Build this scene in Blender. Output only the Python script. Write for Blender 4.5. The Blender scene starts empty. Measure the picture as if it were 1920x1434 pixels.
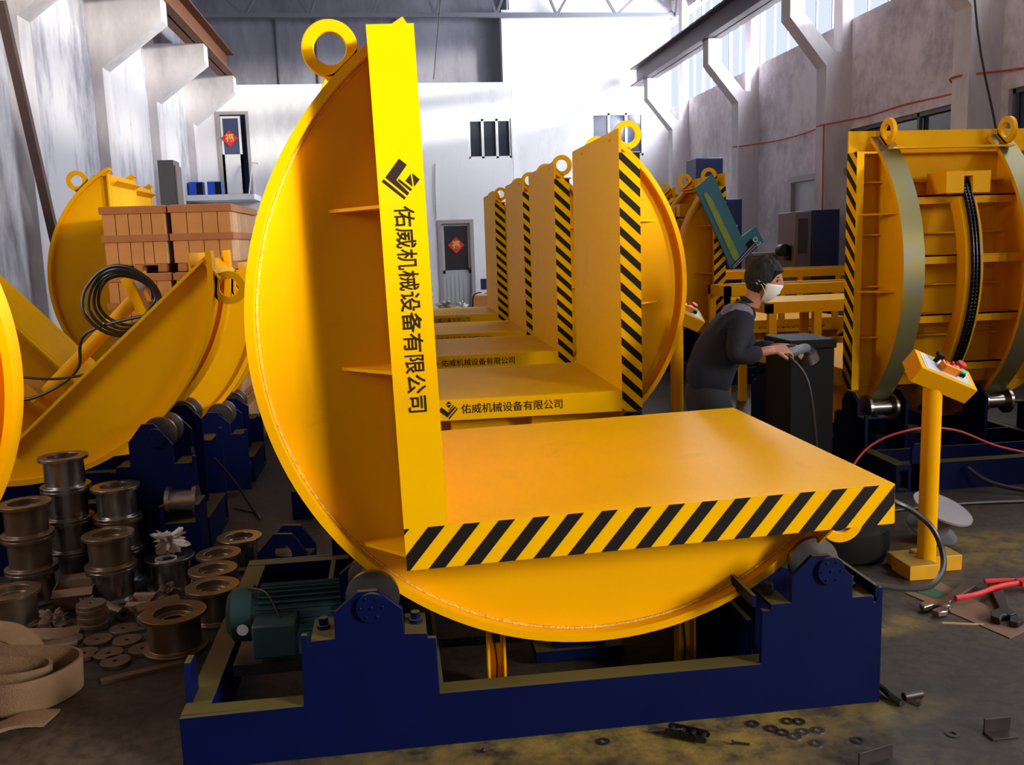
import bpy, bmesh, math, random
from mathutils import Vector, Matrix, geometry
PI = math.pi
R = math.radians
C = bpy.context.scene.collection
sc = bpy.context.scene
rnd = random.Random(7)

# ------------------------------------------------------------------ camera
def make_camera():
    f, yaw, pitch, roll, h = 1721.0, .1256, .152, -.032, 1.6
    cy, sy, cp, sp = math.cos(yaw), math.sin(yaw), math.cos(pitch), math.sin(pitch)
    fw = Vector((sy*cp, cy*cp, -sp)); rt = Vector((cy, -sy, 0)); up = rt.cross(fw)
    cr, sr = math.cos(roll), math.sin(roll)
    r2 = cr*rt + sr*up; u2 = -sr*rt + cr*up
    cam = bpy.data.cameras.new('camera'); o = bpy.data.objects.new('camera', cam); C.objects.link(o)
    m = Matrix((( r2.x, u2.x, -fw.x, 0), (r2.y, u2.y, -fw.y, 0), (r2.z, u2.z, -fw.z, h), (0, 0, 0, 1)))
    o.matrix_world = m
    cam.sensor_width = 36; cam.lens = f/1920*36; cam.clip_start = .05; cam.clip_end = 200
    sc.camera = o
make_camera()

# ------------------------------------------------------------------ world, lights, exposure
sc.view_settings.view_transform = 'Standard'; sc.view_settings.look = 'None'
sc.view_settings.exposure = 0.0; sc.view_settings.gamma = 1.0; sc.view_settings.use_curve_mapping = False
w = bpy.data.worlds.new('world'); sc.world = w; w.use_nodes = True
w.node_tree.nodes['Background'].inputs[0].default_value = (.75, .85, 1, 1)
w.node_tree.nodes['Background'].inputs[1].default_value = 1.0
def area(name, loc, rot, sx, sy, power, col=(1, 1, 1), spread=180):
    l = bpy.data.lights.new(name, 'AREA'); l.shape = 'RECTANGLE'; l.size = sx; l.size_y = sy
    l.energy = power; l.color = col; l.spread = R(spread)
    o = bpy.data.objects.new(name, l); C.objects.link(o); o.location = loc; o.rotation_euler = rot
    return o
# daylight through the clerestory windows of the right wall (light faces -X)
area('daylight_clerestory_back', (7.4, 19.2, 5.75), (0, R(90), 0), 1.9, 7.0, 2100, (.88, .93, 1))
area('daylight_clerestory_middle', (7.4, 12.2, 5.75), (0, R(90), 0), 1.9, 6.4, 430, (.88, .93, 1))
area('daylight_clerestory_front', (7.4, 5.8, 5.75), (0, R(90), 0), 1.9, 5.6, 430, (.9, .94, 1))
# daylight through the tall window of the right wall behind the camera
area('daylight_side_window', (7.3, -3.0, 3.5), (0, R(90), 0), 2.4, 2.2, 1500, (1, .96, .88), 140)
# daylight through the small right window beside the stand, and an added left light that brightens the tipped machine
area('daylight_band_window', (7.3, 1.9, 2.66), (0, R(90), 0), .9, 2.1, 190, (1, .98, .93))
area('added_left_light', (-4.5, 2.4, 3.3), (0, R(-90), 0), 1.7, 1.5, 130, (1, .98, .94), 150)
# low sun coming in through the side window
sl = bpy.data.lights.new('low_sun', 'SUN'); sl.energy = 7.0; sl.angle = R(4.5); sl.color = (1, .95, .82)
so_ = bpy.data.objects.new('low_sun', sl); C.objects.link(so_); so_.rotation_euler = Vector((-.78, .62, -.085)).to_track_quat('-Z', 'Y').to_euler(); so_.location = (12, -7, 4)
# daylight through the window over the entrance in the front wall
area('daylight_entrance', (.4, -8.6, 3.6), (R(90), 0, 0), 1.3, 1.1, 26, (1, .98, .94), 140)

# ------------------------------------------------------------------ materials
def mat(name, col, rough=.5, metal=0, noise=None, scale=6, amt=.5, bump=0, bscale=60, coat=0, emit=None, spec=.5, ior=1.45):
    m = bpy.data.materials.new(name); m.use_nodes = True; nt = m.node_tree; b = nt.nodes['Principled BSDF']
    b.inputs['Base Color'].default_value = (*col, 1); b.inputs['Roughness'].default_value = rough
    b.inputs['Metallic'].default_value = metal; b.inputs['Coat Weight'].default_value = coat
    b.inputs['Specular IOR Level'].default_value = spec
    if noise:
        tc = nt.nodes.new('ShaderNodeTexCoord'); n = nt.nodes.new('ShaderNodeTexNoise'); n.inputs['Scale'].default_value = scale
        n.inputs['Detail'].default_value = 8; n.inputs['Roughness'].default_value = .62
        nt.links.new(tc.outputs['Object'], n.inputs['Vector'])
        r = nt.nodes.new('ShaderNodeValToRGB'); r.color_ramp.elements[0].position = .5-amt*.4; r.color_ramp.elements[1].position = .5+amt*.4
        r.color_ramp.elements[0].color = (*noise, 1); r.color_ramp.elements[1].color = (*col, 1)
        nt.links.new(n.outputs['Fac'], r.inputs[0]); nt.links.new(r.outputs[0], b.inputs['Base Color'])
    if bump:
        tc = nt.nodes.new('ShaderNodeTexCoord'); n = nt.nodes.new('ShaderNodeTexNoise'); n.inputs['Scale'].default_value = bscale
        n.inputs['Detail'].default_value = 4
        nt.links.new(tc.outputs['Object'], n.inputs['Vector'])
        bp = nt.nodes.new('ShaderNodeBump'); bp.inputs['Strength'].default_value = bump; bp.inputs['Distance'].default_value = .01
        nt.links.new(n.outputs['Fac'], bp.inputs['Height']); nt.links.new(bp.outputs[0], b.inputs['Normal'])
    b.inputs['IOR'].default_value = ior
    if emit:
        b.inputs['Emission Color'].default_value = (*col, 1); b.inputs['Emission Strength'].default_value = emit
    return m
def dusty(m, col, amount=.8, lo=.75):
    """settled dust / overspray on faces that point up"""
    nt = m.node_tree; b = nt.nodes['Principled BSDF']
    g = nt.nodes.new('ShaderNodeNewGeometry'); s = nt.nodes.new('ShaderNodeSeparateXYZ'); nt.links.new(g.outputs['True Normal'], s.inputs[0])
    mr = nt.nodes.new('ShaderNodeMapRange'); mr.inputs[1].default_value = lo; mr.inputs[2].default_value = .98; mr.inputs[4].default_value = amount
    nt.links.new(s.outputs['Z'], mr.inputs[0])
    mx = nt.nodes.new('ShaderNodeMix'); mx.data_type = 'RGBA'; mx.inputs['B'].default_value = (*col, 1)
    src = b.inputs['Base Color']
    if src.is_linked: nt.links.new(src.links[0].from_socket, mx.inputs['A'])
    else: mx.inputs['A'].default_value = src.default_value
    nt.links.new(mr.outputs[0], mx.inputs['Factor']); nt.links.new(mx.outputs['Result'], src)
    return m
YC = (.84, .39, .0)
M = {}
M['yellow'] = mat('yellow_paint', YC, .45, noise=(.77, .35, .0), scale=3, amt=.9, bump=.04, bscale=90, spec=.3, ior=1.2)
M['table'] = mat('yellow_table_paint', (.84, .43, .0), .42, noise=(.76, .38, .0), scale=2.2, amt=.8, bump=.05, bscale=9, spec=.3, ior=1.12)
M['weld'] = mat('yellow_weld_bead', (.8, .5, .05), .5, noise=(.5, .22, .02), scale=60, amt=.5, bump=.6, bscale=120)
M['black'] = mat('black_stripe_paint', (.01, .007, .005), .6, spec=.15)
M['letter'] = mat('black_lettering_paint', (.02, .012, .008), .6, spec=.15)
M['blue'] = dusty(mat('navy_paint', (.0008, .0038, .045), .5, noise=(.0006, .0028, .03), scale=4, amt=.8, spec=.14), (.1, .08, .02), .85)
M['bluebright'] = mat('royal_blue_paint', (.01, .07, .55), .4)
M['rim'] = mat('worn_roller_track', (.19, .18, .15), .5, .55, noise=(.25, .2, .02), scale=5, amt=.5)
M['steel'] = mat('machined_steel', (.4, .38, .38), .27, .95, noise=(.24, .2, .17), scale=9, amt=.7)
M['steelrust'] = mat('rusty_machined_steel', (.24, .19, .15), .34, .85, noise=(.2, .13, .06), scale=7, amt=.7)
M['iron'] = mat('dark_iron', (.06, .05, .05), .45, .7, noise=(.03, .02, .02), scale=12, amt=.6)
M['chain'] = mat('oily_chain_steel', (.05, .045, .045), .28, .85)
M['teal'] = mat('teal_motor_paint', (.009, .042, .046), .5, noise=(.007, .03, .034), scale=6, amt=.6)
M['rubber'] = mat('black_rubber', (.006, .006, .006), .7, spec=.2)
M['cable'] = mat('black_cable', (.02, .016, .013), .4)
M['white'] = mat('white_paint', (.72, .72, .72), .5)
M['frame'] = mat('door_frame_grey', (.34, .31, .3), .5)
M['doorpanel'] = mat('grey_door_panel', (.42, .42, .45), .5)
M['darkglass'] = mat('dark_glass', (.03, .033, .045), .12, spec=.8)
M['blueglass'] = mat('bluish_glass', (.05, .065, .14), .15, spec=.8)
M['red'] = mat('red_paper', (.7, .02, .015), .6)
M['gold'] = mat('gold_print', (.75, .5, .12), .5)
M['redplastic'] = mat('red_plastic', (.6, .02, .02), .35)
M['orange'] = mat('orange_plastic', (.9, .3, .02), .4)
M['green'] = mat('green_button_plastic', (.02, .65, .35), .3)
M['plate'] = mat('printed_aluminium_plate', (.62, .64, .72), .4, noise=(.5, .47, .42), scale=14, amt=.5)
M['wood'] = mat('crate_wood', (.56, .24, .06), .7, noise=(.4, .16, .04), scale=5, amt=.8)
M['wooddark'] = mat('crate_batten_wood', (.4, .14, .035), .7, noise=(.28, .09, .025), scale=7, amt=.8)
M['woodpale'] = mat('pale_crate_wood', (.62, .4, .22), .7, noise=(.4, .2, .09), scale=6, amt=.8)
M['card'] = mat('cardboard', (.22, .12, .075), .85, noise=(.15, .08, .05), scale=8, amt=.7)
M['sling'] = mat('beige_webbing', (.21, .125, .065), .9, noise=(.13, .07, .035), scale=9, amt=.8, bump=.5, bscale=200)
M['rag'] = mat('dirty_rag_cloth', (.16, .1, .07), .95, noise=(.07, .04, .03), scale=14, amt=.8, bump=.5)
M['paper'] = mat('crumpled_white_plastic', (.55, .48, .42), .6, noise=(.3, .25, .22), scale=20, amt=.7)
M['disc'] = mat('cut_steel_disc', (.2, .15, .11), .45, .7, noise=(.14, .08, .04), scale=14, amt=.7)
M['tealpanel'] = mat('teal_enamel', (.02, .14, .19), .45)
M['sprayed'] = mat('yellow_green_overspray', (.3, .34, .02), .5, noise=(.12, .25, .06), scale=18, amt=.6)
M['navy'] = mat('navy_enamel', (.008, .02, .1), .45)
M['grey'] = mat('grey_enamel', (.1, .11, .12), .5)
M['greywarm'] = mat('warm_grey_enamel', (.16, .12, .12), .5)
M['concretegrey'] = mat('grey_concrete', (.3, .28, .29), .85, noise=(.2, .19, .2), scale=2.5, amt=.7)
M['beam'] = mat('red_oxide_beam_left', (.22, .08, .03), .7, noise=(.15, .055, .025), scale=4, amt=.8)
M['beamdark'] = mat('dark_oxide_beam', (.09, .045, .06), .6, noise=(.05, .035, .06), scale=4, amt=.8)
M['truss'] = mat('truss_grey_steel', (.13, .13, .16), .6)
M['roof'] = mat('roof_sheet', (.07, .08, .1), .8)
M['rust'] = mat('rusty_bar', (.11, .06, .05), .7, noise=(.06, .035, .03), scale=5, amt=.7)
M['cloth'] = mat('navy_work_jacket', (.008, .01, .022), .9, noise=(.005, .006, .013), scale=14, amt=.7, bump=.3, bscale=40)
M['clothgrey'] = mat('grey_jacket_yoke', (.13, .12, .15), .9)
M['trouser'] = mat('dark_trousers', (.01, .01, .015), .9)
M['skin'] = mat('skin', (.36, .15, .09), .55)
M['hair'] = mat('black_hair', (.008, .006, .006), .7, bump=.8, bscale=150)
M['mask'] = mat('white_mask_cloth', (.7, .68, .68), .8, bump=.2, bscale=50)
M['redcable'] = mat('red_cable', (.5, .05, .04), .5)

def smudge(m, col, scale, lo, hi, amount):
    """scuffs and dirt patches with shapes of their own"""
    nt = m.node_tree; b = nt.nodes['Principled BSDF']; tc = nt.nodes.new('ShaderNodeTexCoord'); n = nt.nodes.new('ShaderNodeTexNoise')
    n.inputs['Scale'].default_value = scale; n.inputs['Detail'].default_value = 9; n.inputs['Roughness'].default_value = .7; n.inputs['Distortion'].default_value = .6
    nt.links.new(tc.outputs['Object'], n.inputs['Vector'])
    mr = nt.nodes.new('ShaderNodeMapRange'); mr.inputs[1].default_value = lo; mr.inputs[2].default_value = hi; mr.inputs[4].default_value = amount
    nt.links.new(n.outputs['Fac'], mr.inputs[0]); mx = nt.nodes.new('ShaderNodeMix'); mx.data_type = 'RGBA'; mx.inputs['B'].default_value = (*col, 1)
    nt.links.new(b.inputs['Base Color'].links[0].from_socket, mx.inputs['A']); nt.links.new(mr.outputs[0], mx.inputs['Factor']); nt.links.new(mx.outputs['Result'], b.inputs['Base Color'])
smudge(M['table'], (.42, .27, .05), 2.4, .6, .76, .5)
smudge(M['yellow'], (.45, .2, .01), 3.5, .62, .78, .5)
def wall_mat(name, clean, grime, lo, hi, streak=True):
    m = bpy.data.materials.new(name); m.use_nodes = True; nt = m.node_tree; b = nt.nodes['Principled BSDF']; b.inputs['Roughness'].default_value = .92
    b.inputs['Specular IOR Level'].default_value = .2
    g = nt.nodes.new('ShaderNodeNewGeometry'); mp = nt.nodes.new('ShaderNodeMapping'); mp.inputs['Scale'].default_value = (1, 1, .35 if streak else 1)
    nt.links.new(g.outputs['Position'], mp.inputs[0])
    n1 = nt.nodes.new('ShaderNodeTexNoise'); n1.inputs['Scale'].default_value = .9; n1.inputs['Detail'].default_value = 10; n1.inputs['Roughness'].default_value = .65
    nt.links.new(mp.outputs[0], n1.inputs['Vector'])
    n2 = nt.nodes.new('ShaderNodeTexNoise'); n2.inputs['Scale'].default_value = 5; n2.inputs['Detail'].default_value = 8; n2.inputs['Roughness'].default_value = .7
    nt.links.new(mp.outputs[0], n2.inputs['Vector'])
    a = nt.nodes.new('ShaderNodeMath'); a.operation = 'MULTIPLY_ADD'; a.inputs[1].default_value = .35; nt.links.new(n2.outputs['Fac'], a.inputs[0])
    s2 = nt.nodes.new('ShaderNodeMath'); s2.operation = 'MULTIPLY'; s2.inputs[1].default_value = .65; nt.links.new(n1.outputs['Fac'], s2.inputs[0]); nt.links.new(s2.outputs[0], a.inputs[2])
    r = nt.nodes.new('ShaderNodeValToRGB'); r.color_ramp.elements[0].position = lo; r.color_ramp.elements[1].position = hi
    r.color_ramp.elements[0].color = (*grime, 1); r.color_ramp.elements[1].color = (*clean, 1)
    nt.links.new(a.outputs[0], r.inputs[0]); nt.links.new(r.outputs[0], b.inputs['Base Color'])
    bp = nt.nodes.new('ShaderNodeBump'); bp.inputs['Strength'].default_value = .25; bp.inputs['Distance'].default_value = .02
    nt.links.new(n2.outputs['Fac'], bp.inputs['Height']); nt.links.new(bp.outputs[0], b.inputs['Normal'])
    return m
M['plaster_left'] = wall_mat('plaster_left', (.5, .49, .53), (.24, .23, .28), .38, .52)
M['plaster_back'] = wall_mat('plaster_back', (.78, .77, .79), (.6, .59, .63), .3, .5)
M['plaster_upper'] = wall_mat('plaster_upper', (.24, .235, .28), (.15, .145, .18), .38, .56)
M['plaster_right'] = wall_mat('plaster_right', (.72, .65, .68), (.36, .32, .35), .36, .56, False)
M['column'] = wall_mat('column_concrete', (.62, .58, .6), (.42, .39, .41), .35, .55)
M['unseen_wall_dark'] = mat('unseen_wall_dark_tone', (.06, .045, .04), .9, noise=(.03, .022, .02), scale=3)  # unseen walls toned dark to cut the light they bounce

def floor_mat():
    m = bpy.data.materials.new('stained_concrete_floor'); m.use_nodes = True; nt = m.node_tree; b = nt.nodes['Principled BSDF']
    g = nt.nodes.new('ShaderNodeNewGeometry')
    def noise(sc_, det=8, ro=.65):
        n = nt.nodes.new('ShaderNodeTexNoise'); n.inputs['Scale'].default_value = sc_; n.inputs['Detail'].default_value = det; n.inputs['Roughness'].default_value = ro
        nt.links.new(g.outputs['Position'], n.inputs['Vector']); return n
    n1 = noise(1.3); n2 = noise(22, 6, .7)
    r = nt.nodes.new('ShaderNodeValToRGB'); r.color_ramp.elements[0].position = .35; r.color_ramp.elements[1].position = .65
    r.color_ramp.elements[0].color = (.02, .013, .008, 1); r.color_ramp.elements[1].color = (.07, .048, .031, 1)
    nt.links.new(n1.outputs['Fac'], r.inputs[0])
    r2 = nt.nodes.new('ShaderNodeValToRGB'); r2.color_ramp.elements[0].position = .38; r2.color_ramp.elements[1].position = .56
    r2.color_ramp.elements[0].color = (.35, .33, .32, 1); r2.color_ramp.elements[1].color = (1, 1, 1, 1)
    nt.links.new(n2.outputs['Fac'], r2.inputs[0])
    mx = nt.nodes.new('ShaderNodeMix'); mx.data_type = 'RGBA'; mx.blend_type = 'MULTIPLY'; mx.inputs['Factor'].default_value = 1
    nt.links.new(r.outputs[0], mx.inputs['A']); nt.links.new(r2.outputs[0], mx.inputs['B'])
    # yellow overspray on the floor along the front of the machine; the patch by the post foot paints in a lit streak
    sp = nt.nodes.new('ShaderNodeSeparateXYZ'); nt.links.new(g.outputs['Position'], sp.inputs[0])
    def blob(cx, cy, rx, ry):
        out = None
        for ax, c, r_ in (('X', cx, rx), ('Y', cy, ry)):
            s = nt.nodes.new('ShaderNodeMath'); s.operation = 'SUBTRACT'; s.inputs[1].default_value = c; nt.links.new(sp.outputs[ax], s.inputs[0])
            d = nt.nodes.new('ShaderNodeMath'); d.operation = 'DIVIDE'; d.inputs[1].default_value = r_; nt.links.new(s.outputs[0], d.inputs[0])
            p = nt.nodes.new('ShaderNodeMath'); p.operation = 'MULTIPLY'; nt.links.new(d.outputs[0], p.inputs[0]); nt.links.new(d.outputs[0], p.inputs[1])
            if out is None: out = p
            else:
                q = nt.nodes.new('ShaderNodeMath'); q.operation = 'ADD'; nt.links.new(out.outputs[0], q.inputs[0]); nt.links.new(p.outputs[0], q.inputs[1]); out = q
        mr = nt.nodes.new('ShaderNodeMapRange'); mr.inputs[1].default_value = 1; mr.inputs[2].default_value = .1; nt.links.new(out.outputs[0], mr.inputs[0]); return mr
    tot = None
    for bl in ((.75, 2.72, 1.15, .2), (.95, 2.62, .45, .22), (2.85, 4.1, .55, .35), (1.9, 3.35, .3, .12)):
        x = blob(*bl)
        if tot is None: tot = x
        else:
            q = nt.nodes.new('ShaderNodeMath'); q.operation = 'MAXIMUM'; nt.links.new(tot.outputs[0], q.inputs[0]); nt.links.new(x.outputs[0], q.inputs[1]); tot = q
    n3 = noise(6, 8, .7); q = nt.nodes.new('ShaderNodeMath'); q.operation = 'MULTIPLY'; nt.links.new(tot.outputs[0], q.inputs[0])
    mr = nt.nodes.new('ShaderNodeMapRange'); mr.inputs[1].default_value = .38; mr.inputs[2].default_value = .6; nt.links.new(n3.outputs['Fac'], mr.inputs[0]); nt.links.new(mr.outputs[0], q.inputs[1])
    mx2 = nt.nodes.new('ShaderNodeMix'); mx2.data_type = 'RGBA'; mx2.inputs['B'].default_value = (.2, .13, .02, 1)
    nt.links.new(q.outputs[0], mx2.inputs['Factor']); nt.links.new(mx.outputs['Result'], mx2.inputs['A'])
    nt.links.new(mx2.outputs['Result'], b.inputs['Base Color'])
    b.inputs['Roughness'].default_value = .62
    bp = nt.nodes.new('ShaderNodeBump'); bp.inputs['Strength'].default_value = .35; bp.inputs['Distance'].default_value = .01
    nt.links.new(n2.outputs['Fac'], bp.inputs['Height']); nt.links.new(bp.outputs[0], b.inputs['Normal'])
    return m
M['floor'] = floor_mat()

# ------------------------------------------------------------------ mesh builder
class MB:
    def __init__(s, M_=None): s.v = []; s.f = []; s.mi = []; s.M = M_ or Matrix()
    def _add(s, vs, fs, mi=0, M_=None):
        T = s.M if M_ is None else s.M @ M_
        b = len(s.v); s.v += [T @ Vector(p) for p in vs]; s.f += [[b+i for i in f] for f in fs]; s.mi += [mi]*len(fs); return s
    def box(s, x0, x1, y0, y1, z0, z1, mi=0, M_=None):
        return s._add([(x, y, z) for x in (x0, x1) for y in (y0, y1) for z in (z0, z1)],
                      [(0, 1, 3, 2), (4, 6, 7, 5), (0, 4, 5, 1), (2, 3, 7, 6), (0, 2, 6, 4), (1, 5, 7, 3)], mi, M_)
    def prism(s, pts, d0, d1, axis='y', mi=0, M_=None, side=None):
        """2D polygon extruded along an axis; (a, b) = (x, z) for y, (y, z) for x, (x, y) for z"""
        def P(a, b, d): return (a, d, b) if axis == 'y' else (d, a, b) if axis == 'x' else (a, b, d)
        n = len(pts); vs = [P(a, b, d0) for a, b in pts] + [P(a, b, d1) for a, b in pts]
        tri = geometry.tessellate_polygon([[Vector((a, b, 0)) for a, b in pts]])
        fs = [tuple(t) for t in tri] + [tuple(n+i for i in reversed(t)) for t in tri]
        s._add(vs, fs, mi, M_); s._add(vs, [(i, (i+1) % n, n+(i+1) % n, n+i) for i in range(n)], mi if side is None else side, M_); return s
    def rings(s, rs, closed=False, caps=True, mi=0, M_=None):
        """skin a list of equally long point rings"""
        n = len(rs[0]); vs = [p for r in rs for p in r]; fs = []
        m = len(rs)
        for k in range(m if closed else m-1):
            a, b = k*n, ((k+1) % m)*n
            fs += [(a+i, a+(i+1) % n, b+(i+1) % n, b+i) for i in range(n)]
        if caps and not closed: fs += [tuple(reversed(range(n))), tuple((m-1)*n+i for i in range(n))]
        return s._add(vs, fs, mi, M_)
    def cyl(s, p0, p1, r, r1=None, n=20, mi=0, M_=None):
        p0, p1 = Vector(p0), Vector(p1); d = (p1-p0).normalized(); a = d.orthogonal().normalized(); b = d.cross(a)
        if r1 is None: r1 = r
        c = [(math.cos(2*PI*i/n), math.sin(2*PI*i/n)) for i in range(n)]
        return s.rings([[p0+r*(x*a+y*b) for x, y in c], [p1+r1*(x*a+y*b) for x, y in c]], mi=mi, M_=M_)
    def lathe(s, prof, p0=(0, 0, 0), d=(0, 0, 1), n=28, mi=0, M_=None):
        """closed profile of (radius, height) revolved about d"""
        p0, d = Vector(p0), Vector(d).normalized(); a = d.orthogonal().normalized(); b = d.cross(a); k = len(prof)
        rs = [[p0 + d*h + r*(math.cos(2*PI*i/n)*a + math.sin(2*PI*i/n)*b) for r, h in prof] for i in range(n)]
        return s.rings(rs, closed=True, mi=mi, M_=M_)
    def tube(s, pts, r, n=8, mi=0, M_=None, smooth=True):
        P = [Vector(p) for p in pts]
        if smooth:
            Q = []
            for i in range(len(P)-1):
                a, b, c, d = P[max(i-1, 0)], P[i], P[i+1], P[min(i+2, len(P)-1)]
                for t in range(6):
                    t /= 6; Q.append(.5*((2*b)+(c-a)*t+(2*a-5*b+4*c-d)*t*t+(3*b-a-3*c+d)*t**3))
            P = Q + [P[-1]]
        rs = []; a = None
        for i, p in enumerate(P):
            d = (P[min(i+1, len(P)-1)]-P[max(i-1, 0)]).normalized()
            a = d.orthogonal().normalized() if a is None else (a-d*a.dot(d)).normalized()
            b = d.cross(a); rs.append([p+r*(math.cos(2*PI*k/n)*a+math.sin(2*PI*k/n)*b) for k in range(n)])
        return s.rings(rs, mi=mi, M_=M_)
    def strip(s, pts, wvec, th, mi=0):
        """flat ribbon along a path"""
        P = [Vector(p) for p in pts]; rs = []; wv = Vector(wvec)
        for i, p in enumerate(P):
            d = (P[min(i+1, len(P)-1)]-P[max(i-1, 0)]).normalized(); nrm = d.cross(wv).normalized()*th/2
            rs.append([p-wv/2-nrm, p+wv/2-nrm, p+wv/2+nrm, p-wv/2+nrm])
        return s.rings(rs, mi=mi)
    def build(s, name, mats, parent=None, smooth=35, bevel=0, label=None):
        me = bpy.data.meshes.new(name); me.from_pydata([tuple(v) for v in s.v], [], s.f)
        if not isinstance(mats, (list, tuple)): mats = [mats]
        for m in mats: me.materials.append(m if not isinstance(m, str) else M[m])
        me.polygons.foreach_set('material_index', s.mi); 
        bm = bmesh.new(); bm.from_mesh(me); bmesh.ops.remove_doubles(bm, verts=bm.verts, dist=1e-6)
        bmesh.ops.recalc_face_normals(bm, faces=bm.faces); bm.to_mesh(me); bm.free()
        if smooth: 
            me.polygons.foreach_set('use_smooth', [True]*len(me.polygons)); me.set_sharp_from_angle(angle=R(smooth))
        o = bpy.data.objects.new(name, me); C.objects.link(o); o.parent = parent
        if bevel:
            b = o.modifiers.new('bevel', 'BEVEL'); b.width = bevel; b.segments = 2; b.limit_method = 'ANGLE'; b.angle_limit = R(50)
        if label: o['label'] = label
        return o
def thing(name, label, cat, loc=(0, 0, 0), rz=0, group=None):
    o = bpy.data.objects.new(name, None); C.objects.link(o); o.location = loc; o.rotation_euler = (0, 0, rz)
    o['label'] = label; o['category'] = cat
    if group: o['group'] = group
    return o
def tag(o, label, cat, group=None, kind=None):
    o['label'] = label; o['category'] = cat
    if group: o['group'] = group
    if kind: o['kind'] = kind
    return o
def struct(o): o['kind'] = 'structure'; return o
def dup(root, loc=None, rz=None, label=None, rot=None):
    def cp(o, par):
        c = o.copy(); C.objects.link(c); c.parent = par
        for ch in [x for x in bpy.data.objects if x.parent == o]: cp(ch, c)
        return c
    r = cp(root, None)
    if loc is not None: r.location = loc
    if rz is not None: r.rotation_euler = (0, 0, rz)
    if rot is not None: r.rotation_euler = rot
    if label: r['label'] = label
    return r
def text_mesh(body, size, name, m, parent, M_, offset=0, depth=.0008, tight=1.0):
    cu = bpy.data.curves.new('lettering_curve', 'FONT'); cu.body = body; cu.size = size; cu.offset = offset; cu.extrude = depth
    cu.align_y = 'CENTER'; cu.space_character = tight
    t = bpy.data.objects.new('lettering_curve', cu); C.objects.link(t)
    dg = bpy.context.evaluated_depsgraph_get(); dg.update()
    me = bpy.data.meshes.new_from_object(t.evaluated_get(dg)); bpy.data.objects.remove(t)
    me.materials.clear(); me.materials.append(M[m]); me.transform(M_)
    o = bpy.data.objects.new(name, me); C.objects.link(o); o.parent = parent; return o
CO = '\u4f51\u5a01\u673a\u68b0\u8bbe\u5907\u6709\u9650\u516c\u53f8'
def logo(mb, cx, cz, s, y0, y1, rot, mi=0):
    """company mark: a stepped L with two bars and a split square; drawn in px of the photo, rotated about its centre"""
    shapes = [[(655, 190), (820, 335), (555, 665), (830, 965), (785, 1025), (315, 600)],
              [(275, 632), (225, 685), (710, 1110), (750, 1065)],
              [(620, 640), (595, 680), (868, 930), (898, 885)],
              [(895, 545), (765, 690), (918, 830)], [(935, 530), (1092, 675), (960, 828)]]
    ca, sa = math.cos(rot), math.sin(rot)
    for sh in shapes:
        pts = []
        for x, y in sh:
            a, b = (x-660)/900*s, -(y-650)/900*s
            pts.append((cx+ca*a-sa*b, cz+sa*a+ca*b))
        mb.prism(pts, y0, y1, 'y', mi)

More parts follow.
